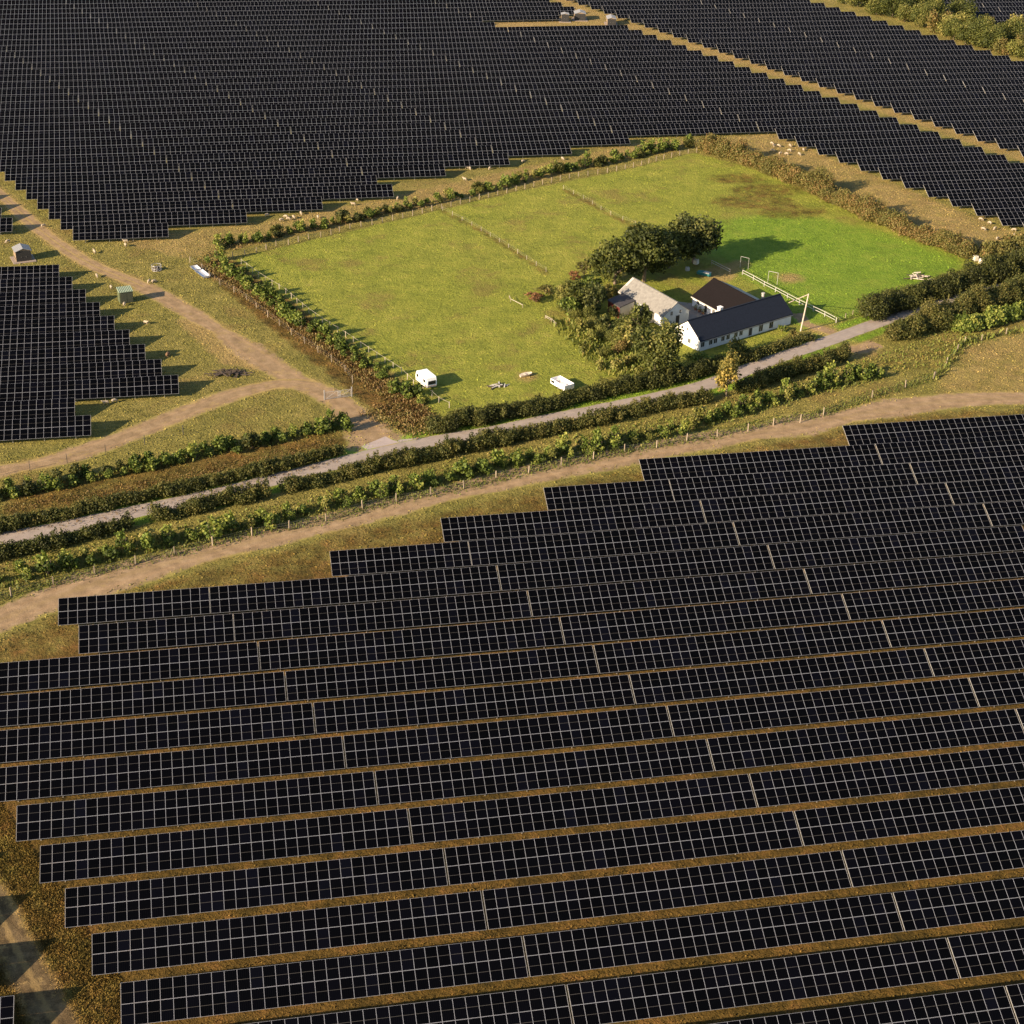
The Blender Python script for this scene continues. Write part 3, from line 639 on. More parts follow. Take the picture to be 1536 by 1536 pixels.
weeds('undergrowth', along([(0, 896), (142, 858), (262, 829), (378, 800), (489, 779), (594, 750), (696, 730), (793, 707), (890, 687), (985, 668), (1076, 652), (1160, 632), (1235, 620), (1308, 594), (1358, 579), (1400, 566)], 1.2, 16, R_), .30, .09, m_weedgreen, R_)
weeds('undergrowth', np.vstack([along([(1402, 568), (1425, 540), (1447, 514), (1500, 503), (1560, 490)], .5, 9, R_), along([(860, 480), (890, 510), (920, 540), (960, 560)], 5, 5, R_)]), .8, .16, m_weedgreen, R_)
weeds('undergrowth', along([(0, 876), (100, 850), (200, 826), (300, 806), (400, 787), (512, 756), (600, 737), (680, 717), (760, 701), (850, 683), (930, 668), (1000, 650), (1050, 637), (1100, 622), (1160, 603), (1224, 584), (1312, 564)], 1.9, 7, R_), .5, .13, m_weedgreen, R_)
weeds('undergrowth', along([(-30, 750), (0, 744), (85, 728), (167, 711), (250, 694), (333, 676), (410, 661), (482, 646), (520, 640)], 1.5, 7, R_), .5, .13, m_weedgreen, R_)
rowp = []
for j in range(7, 19):                                                # weeds under the lower edges of the near rows
    y = (14-j)*NP; x0, x1 = G(-20, 1536*0+PJ((0, y, 0))[1])[0], 75; n = int((x1+60)*14)
    rowp.append(np.column_stack([R_.uniform(-60, x1, n), y+R_.uniform(-2.4, .15, n)]))

m_tuft, t, b = new_mat('grass_tufts'); c, h, pos = grass_color(t)
tn_ = N(t, 'ShaderNodeAttribute', attribute_name='tint').outputs['Fac']
t.links.new(mix(t, 1.0, c, ramp(t, tn_, [(0, (.88, .92, .84)), (1, (1.16, 1.15, 1.08))]), 'MULTIPLY'), b.inputs['Base Color']); b.inputs['Roughness'].default_value = .8; b.inputs['Specular IOR Level'].default_value = .1
def tufts(px_poly, n, h_, size, r, P2=None):
    if P2 is None: poly = GP(px_poly); lo, hi = poly.min(0), poly.max(0); P2 = r.uniform(lo, hi, (n, 2)); P2 = P2[in_poly(P2, poly)]
    for line, w_ in ((T1w, 2.0), (T2w, 2.2), (T3w, 2.6), (T4w, 2.0), (ROADw, 2.2)): P2 = P2[dist_line(P2, line)+r.normal(0, .35, len(P2)) > w_]
    for bx in ([(1005, 490), (1050, 530), (1190, 490), (1170, 440), (1120, 420), (1070, 415)], [(905, 452), (950, 415), (1030, 470), (1000, 495)]): P2 = P2[~in_poly(P2, GP(bx))]
    k = len(P2); mk, vv = masks(P2); P2 = P2[(mk[:, 2] < .8*r.random(k)+.45) & (mk[:, 0]*.7 < r.random(k))]; k = len(P2); mk, vv = masks(P2)
    hh = h_*(.35+r.random(k)); C = np.column_stack([P2, hh*.5]); lean = r.normal(0, .45, (k, 3)); lean[:, 2] = 1; lean /= np.linalg.norm(lean, axis=1)[:, None]
    side = np.cross(lean, r.normal(size=(k, 3))); side /= np.linalg.norm(side, axis=1)[:, None]; s = (size*(.5+r.random(k)))[:, None]; up = lean*(hh*.5)[:, None]
    V = np.stack([C-up-side*s*.8, C-up+side*s*.8, C+up+side*s, C+up-side*s*.6], 1).reshape(-1, 3); V[:, 2] = np.maximum(V[:, 2], .005)
    me = mesh('grass', V, np.arange(4*k).reshape(k, 4), [m_tuft], fattr={'tint': r.random(k)}, vattr={'mask': np.repeat(mk, 4, 0), 'vivid': np.repeat(vv, 4)})
    tag(link('grass', me), kind='stuff')
tufts([(-60, 240), (10, 250), (110, 350), (250, 355), (600, 295), (950, 205), (1165, 195), (1560, 340), (1600, 480), (1560, 640), (1270, 660), (820, 770), (490, 860), (85, 950), (-60, 1010)], 170000, .13, .13, np.random.default_rng(5))
tufts(None, 0, .15, .075, np.random.default_rng(6), np.vstack(rowp))
tufts([(-30, 1180), (0, 1200), (40, 1260), (190, 1480), (200, 1560), (-40, 1560)], 90000, .15, .045, np.random.default_rng(8))

# ------------------------------------------------------------------ fences
m_post = plain('weathered_post', (.25, .20, .145), .85, 0, .2, 6)
m_white = plain('white_paint', (.37, .35, .32), .6, 0, .06, 3)
m_palewood = plain('pale_fence_wood', (.37, .32, .26), .8, 0, .15, 4)
m_greypost = plain('dark_steel_post', (.06, .055, .05), .6)
m_wire = plain('fence_wire', (.30, .27, .24), .5, .4)
def fence(label, pts, h_, spacing, m, rails=(), mr=None, rw=.02, pr=.05, exact=False, group=None, name='fence'):
    line = GP(pts) if exact else spline(GP(pts), spacing); o0 = line[0]
    root = thing(name, label, 'fence', (o0[0], o0[1], 0), 0, group); r = random.Random(len(label))
    mb = MB(); mb.box((0, 0, h_/2), (pr*2, pr*2, h_), mi=0, taper=.92); d = mb.data('post', m)
    for k, p in enumerate(line):
        o = link('post', d, root, (p[0]-o0[0], p[1]-o0[1], 0)); o.rotation_euler = (r.gauss(0, .03), r.gauss(0, .03), r.random()); o.scale = (1, 1, r.uniform(.92, 1.08))
    for z in rails:
        rb = MB()
        for a, b_ in zip(line[:-1], line[1:]): rb.beam((a[0]-o0[0], a[1]-o0[1], z), (b_[0]-o0[0], b_[1]-o0[1], z), rw*.6, rw)
        rb.build('rail' if rw > .04 else 'wire', mr or m, root)
    return root
fence('post and wire fence along the top of the paddock', [(349, 386), (385, 379), (411, 370), (434, 367), (457, 360), (491, 354), (514, 346), (579, 333), (662, 313), (712, 301), (772, 287), (855, 268), (934, 255), (995, 239), (1022, 233), (1045, 229)], 1.35, 2.9, m_post, (.5, .9, 1.2), m_wire, .02, .07)
fence('pale railed fence down the left side of the paddock', [(362, 396), (385, 413), (407, 427), (429, 441), (460, 467), (491, 489), (516, 504), (560, 533), (606, 563), (614, 574), (643, 591), (662, 607), (674, 612)], 1.25, 2.9, m_palewood, (1.1,), m_palewood, .035, .05)
fence('thin post fence between the dirt track and the young shrubs', [(285, 394), (303, 404), (322, 423), (364, 446), (386, 464), (430, 497), (452, 512), (477, 529), (503, 547), (527, 567), (528, 592)], 1.5, 5.2, m_post, (.5, 1.0, 1.4), m_wire, .012, .06)
fence('pale electric fence across the paddock from its top to the thicket', [(664, 316), (712, 341), (755, 367), (792, 391), (819, 408)], 1.1, 4.2, m_palewood, (.55, 1.0), m_palewood, .014, .035)
fence('shorter pale electric fence across the upper paddock', [(845, 284), (879, 301), (912, 321), (953, 338)], 1.1, 4.2, m_palewood, (.55, 1.0), m_palewood, .012, .03)
fence('wooden post fence between the young shrubs and the long brown track', [(-25, 908), (17, 895), (80, 877), (142, 862), (203, 847), (262, 832), (319, 818), (378, 803), (434, 794), (489, 782), (544, 763), (594, 753), (646, 743), (696, 733), (744, 718), (793, 710), (842, 698), (890, 690), (937, 678), (985, 672), (1030, 662), (1076, 655), (1122, 647), (1160, 638), (1200, 634), (1235, 623), (1308, 597), (1358, 582), (1400, 568)], 1.55, 6, m_post, (.4, .8, 1.2), m_wire, .014, .085, True)
fence('old post fence turning up the slope at the right', [(1402, 567), (1420, 545), (1436, 526), (1447, 514), (1472, 511), (1509, 501), (1560, 487)], 1.4, 5, m_post, (.4, .8, 1.2), m_wire, .014, .08, True)
fence('row of dark steel posts beside the left dirt track', [(-12, 716), (45, 705), (101, 695), (159, 682), (217, 667), (275, 652)], 1.8, 5, m_greypost, (.6, 1.2, 1.7), m_wire, .012, .05, True)
fence('white two-rail fence beside the farmyard lawn', [(1113.5, 412), (1130, 420.5), (1146, 429.5), (1163, 438), (1181, 447.5), (1199, 457), (1220, 467), (1237, 475), (1254, 484)], 1.15, 3, m_white, (.5, 1.08), m_white, .10, .07, True)
fence('low post fence between rail end and dark hedge', [(1257, 483), (1268, 477), (1279, 472), (1290, 467)], 1.0, 3, m_post, (.5, .9), m_wire, .03, .06, True)
fence('small rail fence under the big dark tree', [(1067, 397), (1081, 404), (1095, 411)], 1.1, 3, m_post, (.55, 1.05), m_white, .09, .06, True)
fence('broken timber rail around the red brown thicket', [(764, 448), (766, 453), (784, 462)], .8, 3, m_post, (.7,), m_palewood, .09, .05, True)
fence('short piece of timber rail left in the paddock grass', [(818, 478), (827, 483), (834, 489)], .8, 3, m_post, (.4, .72), m_palewood, .08, .05, True)

# ------------------------------------------------------------------ farm buildings
m_wall = plain('white_render', (.66, .65, .63), .8, 0, .07, .8)
m_slate = plain('slate_blue_roof', (.012, .015, .024), .7, 0, .25, 3, .15)
m_brownroof = plain('dark_brown_roof', (.010, .0078, .0080), .9, 0, .3, 4, .08)
m_greyroof = plain('grey_sheet_roof', (.16, .17, .19), .55, .2, .15, 2)
m_fibre = plain('fibre_cement_roof', (.18, .168, .152), .85, 0, .22, 1.6)
m_red = plain('red_boards', (.075, .012, .009), .7, 0, .2, 5)  # red darkened in the colour itself, standing in for the evergreen's shade
m_cream = plain('cream_wall', (.52, .47, .37), .8, 0, .06, 2)
m_pane = plain('dark_window_pane', (.015, .017, .02), .15, 0, .1, 2, .5)
m_joinery = plain('grey_window_frame', (.62, .60, .56), .6)
m_dark_door = plain('dark_door', (.05, .045, .04), .6)
m_brick = plain('chimney_render', (.74, .71, .66), .85)
def gable(name, label, o, ang, L, W, he, hr, mw, mroof, mroof2=None, hang=.28, ridge_at=.5, eave2=None):
    """house with its long axis along local x, front (eave) wall on y=0, back on y=W; returns root"""
    root = thing(name, label, 'building', (o[0], o[1], 0), ang); e2 = he if eave2 is None else eave2; yr = W*ridge_at
    mb = MB(); V = [(0, 0, 0), (L, 0, 0), (L, W, 0), (0, W, 0), (0, 0, he), (L, 0, he), (L, W, e2), (0, W, e2), (0, yr, hr), (L, yr, hr)]
    mb.add(V, [(0, 1, 5, 4), (2, 3, 7, 6), (0, 4, 8, 7, 3), (1, 2, 6, 9, 5)]); mb.build('wall', mw, root)
    for side, (y0, h0, mr) in enumerate(((0, he, mroof), (W, e2, mroof2 or mroof))):
        s = -1 if side == 0 else 1; sl = (hr-h0)/abs(yr-y0); ye = y0+s*hang; ze = h0-hang*sl; t_ = .14; rb = MB(); a, c_ = -.18, L+.18
        A = [(a, ye, ze+.02), (c_, ye, ze+.02), (c_, yr, hr+.02), (a, yr, hr+.02)]; B = [(x, y, z+t_) for x, y, z in A]
        rb.add(A+B, [(0, 3, 2, 1), (4, 5, 6, 7), (0, 1, 5, 4), (1, 2, 6, 5), (2, 3, 7, 6), (3, 0, 4, 7)]); rb.build('roof', mr, root)
    rc = MB(); rc.box((L/2, yr, hr+.17), (L+.4, .32, .10)); rc.build('ridge_cap', mroof, root)
    return root
def win(root, x, y, z, w_, h_, axis='x', door=False, out=-1, frame=None):
    """window or door set in a wall; axis: the wall's direction; out: side it faces"""
    mb = MB(); d = .06
    def B(mb, cx, cz, sx, sz, dep, off, mi=0):
        if axis == 'x': mb.box((x+cx, y+out*off, z+cz), (sx, dep, sz), mi=mi)
        else: mb.box((x+out*off, y+cx, z+cz), (dep, sx, sz), mi=mi)
    f = .09
    for cx, cz, sx, sz in ((-w_/2+f/2, h_/2, f, h_), (w_/2-f/2, h_/2, f, h_), (0, f/2, w_-2*f, f), (0, h_-f/2, w_-2*f, f)): B(mb, cx, cz, sx, sz, d, .03)
    if not door: B(mb, 0, h_/2, .05, h_-2*f, d*.8, .03)
    o = mb.build('door' if door else 'window', frame or m_joinery, root)
    pb = MB(); B(pb, 0, h_/2, w_-2*f, h_-2*f, .03, .02); pb.build('leaf' if door else 'pane', m_dark_door if door else m_pane, o)
    if not door:
        sb = MB(); B(sb, 0, -.04, w_+.16, .07, .14, .06); sb.build('sill', m_joinery, o)
HA, HB = G(1048.7, 527.4)[:2], G(1185.5, 486)[:2]; hv = HB-HA; HL = np.linalg.norm(hv); HANG = math.atan2(hv[1], hv[0])
house = gable('farmhouse', 'long white farmhouse with a slate blue roof beside the lane', HA, HANG, HL, 7.7, 2.35, 5.2, m_wall, m_slate)
for k, fx in enumerate((.030, .115, .165, .245, .300, .385, .440)): win(house, HL*fx, 0, .75, 1.05, 1.25)
win(house, HL*.545, 0, .1, 1.1, 1.95, door=True)
for fx in (.66, .775): win(house, HL*fx, 0, .35, 1.25, 1.75)
win(house, 0, 3.0, .7, .9, 1.1, 'y'); 
for z, y in ((3.1, 3.85),): win(house, 0, y, z, .6, .8, 'y')
cb = MB(); cb.box((HL*.37, 4.7, 5.1), (.8, .8, 1.3)); cb.box((HL*.37, 4.7, 5.8), (.95, .95, .10)); cb.build('chimney', m_brick, house)
gb = MB(); gb.beam((-.1, -.33, 2.03), (HL+.1, -.33, 2.03), .12, .10); gb.build('gutter', m_greyroof, house)
# barn with the grey fibre cement roof
A1 = np.array([62.5, 179.6]); d1 = np.array([5.5, -14.3]); l1 = np.linalg.norm(d1); a1 = math.atan2(d1[1], d1[0])
n1 = np.array([-math.sin(a1), math.cos(a1)]); HWB = 3.3
barn = gable('barn', 'white gabled barn with a pale grey fibre-cement roof', A1-n1*HWB, a1, l1, 2*HWB, 2.5, 4.8, m_wall, m_fibre)
vb = MB(); 
for s in (-1, 1):
    yv = HWB+s*(HWB+.3); vb.add([(-.34, HWB, 5.02), (-.34, yv, 2.4), (.30, yv, 2.4), (.30, HWB, 5.02), (-.34, HWB, 4.8), (-.34, yv, 2.15), (.30, yv, 2.15), (.30, HWB, 4.8)], [(0, 1, 2, 3), (4, 7, 6, 5), (0, 4, 5, 1), (2, 6, 7, 3), (1, 5, 6, 2), (0, 3, 7, 4)])
vb.build('verge', m_white, barn)
win(barn, l1, HWB*.62, 2.2, .7, 1.0, 'y', out=1); win(barn, l1, HWB*1.30, 2.3, .6, .9, 'y', out=1); win(barn, l1, HWB*1.12, .05, 1.1, 2.0, 'y', True, 1)
# barn with the dark brown roof, running into the farmhouse
b2s = np.array([79.27, 176.7]); d2 = np.array([.363, -.932]); a2 = math.atan2(d2[1], d2[0]); n2 = np.array([-math.sin(a2), math.cos(a2)])
WW, WE = 5.3, 6.2
barn2 = gable('stable_wing', 'white-walled barn wing with a dark brown roof behind the farmhouse', b2s-(-n2)*0-n2*WW, a2, 13.9, WW+WE, 2.25, 5.05, m_wall, m_brownroof, m_greyroof, .3, WW/(WW+WE), 2.0)
# local y=0 must be the west (left) wall: n2 points east when d2 runs towards the camera
win(barn2, 1.9, 0, .9, 1.0, 1.0); win(barn2, 7.2, 0, .8, 1.0, 1.0); win(barn2, 4.6, 0, .05, 1.0, 1.9, door=True)
fb = MB(); fb.beam((-.2, -.33, 2.0), (11.0, -.33, 2.0), .07, .22); fb.build('fascia', m_white, barn2)
fl = MB(); fl.bar((8.4, WW+WE+.55, 0), (8.4, WW+WE+.55, 3.4), .30, 10); fl.bar((8.4, WW+WE+.55, 3.4), (8.4, WW+WE+.55, 3.6), .38, 10); fl.build('flue', m_white, barn2)
# red shed with a dark roof and a cream wall, and a small slate lean-to
r0, r1, r2_, r3 = [G(px, py, 2.6)[:2] for px, py in ((911, 450), (934.4, 440), (953, 451), (929.7, 461.5))]
shed = thing('red_shed', 'small red boarded shed with a dark flat roof and a cream wall', 'shed', (r0[0], r0[1], 0))
Q = [np.array([*(p-r0), 0]) for p in (r0, r1, r2_, r3)]; cen = sum(Q)/4
Qi = [cen+(p-cen)*.94 for p in Q]
def wallq(a, b_, h1, h2): return [(a[0], a[1], 0), (b_[0], b_[1], 0), (b_[0], b_[1], h2), (a[0], a[1], h1)]
sw = MB(); sw.add(wallq(Qi[3], Qi[0], 2.45, 2.45), [(0, 1, 2, 3)]); sw.add(wallq(Qi[0], Qi[1], 2.45, 2.6), [(0, 1, 2, 3)]); sw.build('boarded_wall', m_red, shed)
sw = MB(); sw.add(wallq(Qi[2], Qi[3], 2.6, 2.45), [(0, 1, 2, 3)]); sw.add(wallq(Qi[1], Qi[2], 2.6, 2.6), [(0, 1, 2, 3)]); sw.build('cream_wall', m_cream, shed)
rb = MB(); rb.add([(p[0], p[1], z) for z in (2.5, 2.68) for p in Q], [(3, 2, 1, 0), (4, 5, 6, 7), (0, 1, 5, 4), (1, 2, 6, 5), (2, 3, 7, 6), (3, 0, 4, 7)]); rb.build('roof', m_greyroof if False else plain('felt_roof', (.055, .05, .052), .8, 0, .2, 2), shed)
lt = thing('lean_to', 'slate-roofed lean-to on the left side of the grey-roofed barn', 'shed', (A1[0], A1[1], 0), a1)
lb = MB(); y0 = -HWB-.03; lb.add([(8.2, y0, 0), (12.2, y0, 0), (12.2, y0-2.6, 0), (8.2, y0-2.6, 0), (8.2, y0, 2.2), (12.2, y0, 2.2), (12.2, y0-2.6, 1.7), (8.2, y0-2.6, 1.7)], [(2, 3, 7, 6), (3, 0, 4, 7), (1, 2, 6, 5)]); lb.build('wall', m_cream, lt)
lb = MB(); lb.add([(8.0, y0, 2.25), (12.4, y0, 2.25), (12.4, y0-2.9, 1.68), (8.0, y0-2.9, 1.68), (8.0, y0, 2.37), (12.4, y0, 2.37), (12.4, y0-2.9, 1.8), (8.0, y0-2.9, 1.8)], [(0, 3, 2, 1), (4, 5, 6, 7), (0, 1, 5, 4), (1, 2, 6, 5), (2, 3, 7, 6), (3, 0, 4, 7)]); lb.build('roof', m_slate, lt)

# pole with its stay
pb_ = G(1201, 496.6); pt = G(1213, 440.6, 8.3)
pole = thing('utility_pole', 'pale leaning wooden pole with a long stay at the farm drive', 'pole', (pb_[0], pb_[1], 0))
m_pole = plain('bleached_pole', (.42, .35, .29), .8, 0, .1, 2); rel = pt-pb_
mb = MB(); mb.bar((0, 0, 0), tuple(rel), .17, 10, r2=.12); mb.build('shaft', m_pole, pole)
st = G(1183.4, 454)-pb_; mb = MB(); mb.bar(tuple(rel*np.array([1, 1, .985])), (st[0], st[1], 0), .09, 8); mb.build('stay', m_pole, pole)

def uframe(label, p, q, h_, r=.045):
    a, c_ = G(*p), G(*q); root = thing('goal_frame', label, 'frame', (a[0], a[1], 0)); d = c_-a
    mb = MB(); mb.bar((0, 0, 0), (0, 0, h_), r, 8); mb.build('upright', m_white, root)
    mb = MB(); mb.bar((d[0], d[1], 0), (d[0], d[1], h_), r, 8); mb.build('upright', m_white, root)
    mb = MB(); mb.bar((0, 0, h_), (d[0], d[1], h_), r, 8); mb.build('crossbar', m_white, root)
m_clay = plain('clay_pot', (.25, .12, .07), .8)
for k, (px, py, lab) in enumerate(((1043, 465, 'clay tub with a green plant at the wing wall, the one by the small window'), (1049, 468, 'clay tub with a green plant at the wing wall, in the middle'), (1054, 471, 'clay tub with a green plant at the wing wall, nearest the farmhouse'))):
    g = G(px, py); p = thing('plant_tub', lab, 'plant', (g[0], g[1], 0), 0, 'plant tubs in the farmyard')
    mb = MB(); mb.bar((0, 0, 0), (0, 0, .45), .26, 10, r2=.34); mb.build('tub', m_clay, p)
    link('plant', foliage('plant', [(0, 0, .75, .45, .45, .4), (.15, .1, 1.0, .25, .25, .25)], 160, .12, m_shrub, np.random.default_rng(k)), p)
uframe('white goal-like frame standing behind the rail fence in sun', (1151.5, 424), (1165.5, 427), 2.7)
uframe('thin grey goal-like frame standing in the tree shadow', (1110, 401), (1122, 404), 2.6, .035)

# ------------------------------------------------------------------ caravan and other vehicles
m_van = plain('caravan_shell', (.83, .81, .79), .35, 0, .03, 2, .5)
m_stripe = plain('tan_stripe', (.48, .30, .20), .5)
m_rubber = plain('rubber', (.02, .02, .02), .8)
def wheel(root, x, y, r=.32, wd=.2):
    o = None; mb = MB(); mb.bar((x, y-wd/2, r), (x, y+wd/2, r), r, 18); o = mb.build('wheel', m_rubber, root)
    hb = MB(); hb.bar((x, y-wd/2-.02, r), (x, y+wd/2+.02, r), r*.5, 14); hb.build('hub', m_steel, o)
c0, c1, c2 = [np.array(p) for p in (G(623, 571.5)[:2], G(640, 585.5)[:2], G(655, 581.5)[:2])]
cd = c1-c0; cang = math.atan2(cd[1], cd[0]); CL = 4.7; CWd = 2.15
van = thing('caravan', 'white touring caravan parked at the left paddock fence', 'caravan', (c0[0], c0[1], 0), cang)
prof = [(0.05, .35), (.0, .9), (.05, 1.5), (.35, 2.25), (.65, 2.4), (4.2, 2.4), (4.45, 2.3), (4.68, 1.6), (4.7, .8), (4.6, .4)]
mb = MB(); n = len(prof); V = [(x, .03, z) for x, z in prof]+[(x, CWd, z) for x, z in prof]
mb.add(V, [tuple(range(n)), tuple(range(2*n-1, n-1, -1))]+[(k, n+k, n+(k+1) % n, (k+1) % n) for k in range(n)])
body = mb.build('body', m_van, van)
bv = body.modifiers.new('round', 'BEVEL'); bv.width = .09; bv.segments = 3; bv.limit_method = 'ANGLE'; bv.angle_limit = rad(40)
for x, wd in ((.9, .8), (3.7, .9)):
    mb = MB(); mb.box((x, -.0, 1.55), (wd, .07, .6)); mb.build('window', m_pane, van)
mb = MB(); mb.box((2.35, -.0, 1.72), (.34, .07, .4)); dr = mb.build('window', m_pane, van)
mb = MB(); mb.box((2.35, .01, 1.25), (.7, .05, 1.65)); mb.build('door', m_van, van)
mb = MB(); mb.add([(4.735, .35, 1.05), (4.735, CWd-.3, 1.05), (4.665, CWd-.3, 1.75), (4.665, .35, 1.75)], [(0, 1, 2, 3)])
mb.box((4.70, CWd/2, 1.38), (.10, CWd-.6, .62)); mb.build('window', m_pane, van)
mb = MB(); mb.box((2.3, .0, .72), (4.3, .06, .16)); mb.box((2.3, 0, .98), (4.3, .055, .05)); mb.box((4.70, CWd/2, .72), (.06, CWd-.3, .14)); mb.build('stripe', m_stripe, van)
for y in (.12, CWd-.12): wheel(van, 2.3, y, .33)
mb = MB(); mb.bar((0, .7, .42), (-1.2, CWd/2, .45), .05); mb.bar((0, CWd-.7, .42), (-1.2, CWd/2, .45), .05); mb.bar((-1.1, CWd/2, .45), (-1.1, CWd/2, 0), .05); mb.build('drawbar', m_steel, van)
# roofless white trailer shell behind the hedge
tr = thing('trailer', 'roofless white trailer shell behind the dark hedge', 'trailer', (G(825.5, 577)[0], G(825.5, 577)[1], 0), cang+.12)
mb = MB(); TLn, TW, TH_ = 4.3, 2.3, 1.35; k = .09
for s, e in (((0, 0), (TLn, 0)), ((TLn, 0), (TLn, TW)), ((TLn, TW), (0, TW)), ((0, TW), (0, 0))):
    p, q_ = np.array(s), np.array(e); dd = (q_-p)/np.linalg.norm(q_-p); nn = np.array([-dd[1], dd[0]])*k
    O = [(p[0], p[1]), (q_[0], q_[1]), (q_[0]+nn[0], q_[1]+nn[1]), (p[0]+nn[0], p[1]+nn[1])]
    mb.add([(x, y, z) for z in (.35, TH_) for x, y in O], [(3, 2, 1, 0), (4, 5, 6, 7), (0, 1, 5, 4), (1, 2, 6, 5), (2, 3, 7, 6), (3, 0, 4, 7)])
mb.box((TLn/2, TW/2, .42), (TLn-.2, TW-.2, .08)); mb.build('body', m_van, tr)
mb = MB(); mb.box((.7, -.02, .9), (.9, .06, .5)); mb.build('window', m_pane, tr)
for y in (.1, TW-.1): wheel(tr, TLn*.55, y, .3)
mb = MB(); mb.box((1.2, .8, .7), (.8, .5, .5), .3); mb.build('seat', m_stripe, tr)

# ------------------------------------------------------------------ site huts, kiosk, gate, troughs
m_hutwall = plain('beige_cladding', (.20, .145, .095), .7, 0, .07, 1.2)
m_hutdark = plain('dark_grey_door', (.028, .027, .027), .6, 0, .1, 2)
m_hutroof = plain('hut_roof_sheet', (.24, .24, .25), .55, .1, .1, 3)
m_concrete = plain('concrete_plinth', (.24, .19, .155), .9)
def hut(label, p, ang, W, D, he, hr, group):
    """gabled transformer hut: gable front on local y=0, ridge along y"""
    root = thing('transformer_hut', label, 'hut', (p[0], p[1], 0), ang, group)
    mb = MB(); mb.add([(0, 0, .12), (W, 0, .12), (W, D, .12), (0, D, .12), (0, 0, he), (W, 0, he), (W, D, he), (0, D, he), (W/2, 0, hr), (W/2, D, hr)], [(0, 1, 5, 8, 4), (2, 3, 7, 9, 6), (3, 0, 4, 7), (1, 2, 6, 5)]); mb.build('wall', m_hutwall, root)
    for s in (0, 1):
        x0 = -.18 if s == 0 else W+.18; z0 = he-.18*(hr-he)/(W/2); rb = MB(); A = [(x0, -.2, z0), (W/2, -.2, hr), (W/2, D+.2, hr), (x0, D+.2, z0)]
        rb.add(A+[(x, y, z+.09) for x, y, z in A], [(0, 1, 2, 3), (4, 5, 6, 7), (0, 1, 5, 4), (1, 2, 6, 5), (2, 3, 7, 6), (3, 0, 4, 7)])
        for q in range(7): rb.beam((x0, D*q/6, z0+.10), (W/2, D*q/6, hr+.10), .05, .05)
        rb.build('roof', m_hutroof, root)
    for x in (W*.25, W*.75):
        mb = MB(); mb.box((x, -.03, he*.5+.05), (W*.495, .06, he*.97)); d = mb.build('door', m_hutdark, root)
        hb = MB(); hb.box((x+(.3 if x < W/2 else -.3), -.08, 1.1), (.04, .05, .25)); hb.build('handle', m_steel, d)
    for y in (D*.3, D*.7):
        mb = MB(); mb.box((-.03, y, he-.35), (.05, .5, .28)); mb.box((-.03, y, .6), (.05, .45, .4)); mb.build('vent', m_hutdark, root)
    mb = MB(); mb.box((W/2, D/2-.2, .06), (W+1.6, D+1.6, .12)); mb.build('plinth', m_concrete, root)
    return root
h0 = G(25, 393.8); h1 = G(48.5, 390.8); hd = h1-h0
hut('beige transformer hut with grey roof standing above the left solar block', h0, math.atan2(hd[1], hd[0]), 3.3, 3.2, 2.4, 3.0, 'transformer huts')
for lab, p, q, D, he, hr in (('small tan hut at the far clearing, left of its neighbours', (842, 33), (853, 33.5), 2.6, 2.6, 2.9), ('grey-roofed hut in the middle at the far clearing', (862, 31), (878, 31), 4.4, 2.4, 3.0), ('low grey-roofed hut at the right end of the far clearing', (911, 38.5), (923, 38), 5.0, 2.3, 2.8)):
    a = G(*p); c_ = G(*q); hut(lab, a, -.15, np.linalg.norm(c_-a), D, he, hr, 'transformer huts')
m_green = plain('green_kiosk', (.075, .088, .045), .6, 0, .1, 1.5); m_greenroof = plain('green_corrugated_roof', (.26, .31, .22), .55, 0, .1, 2)
k0, k1 = G(180.5, 456), G(200.5, 453.3); kd = k1-k0; kW = np.linalg.norm(kd)
kiosk = thing('kiosk', 'green metal kiosk with a ribbed roof beside the dirt track', 'kiosk', (k0[0], k0[1], 0), math.atan2(kd[1], kd[0]))
mb = MB(); mb.add([(0, 0, 0), (kW, 0, 0), (kW, 2.3, 0), (0, 2.3, 0), (0, 0, 2.45), (kW, 0, 2.45), (kW, 2.3, 2.7), (0, 2.3, 2.7)], [(0, 1, 5, 4), (1, 2, 6, 5), (2, 3, 7, 6), (3, 0, 4, 7), (4, 5, 6, 7)]); mb.build('wall', m_green, kiosk)
mb = MB(); mb.add([(-.1, -.15, 2.46), (kW+.1, -.15, 2.46), (kW+.1, 2.4, 2.74), (-.1, 2.4, 2.74), (-.1, -.15, 2.54), (kW+.1, -.15, 2.54), (kW+.1, 2.4, 2.82), (-.1, 2.4, 2.82)], [(3, 2, 1, 0), (4, 5, 6, 7), (0, 1, 5, 4), (1, 2, 6, 5), (2, 3, 7, 6), (3, 0, 4, 7)])
for q in range(9): mb.beam((kW*q/8, -.15, 2.57), (kW*q/8, 2.4, 2.85), .11, .09)
mb.build('roof', m_greenroof, kiosk)
mb = MB(); mb.box((kW*.3, -.03, 1.2), (kW*.44, .05, 2.1)); mb.box((kW*.76, -.03, 1.2), (kW*.42, .05, 2.1)); mb.build('door', plain('dark_green_door', (.055, .06, .04), .6), kiosk)
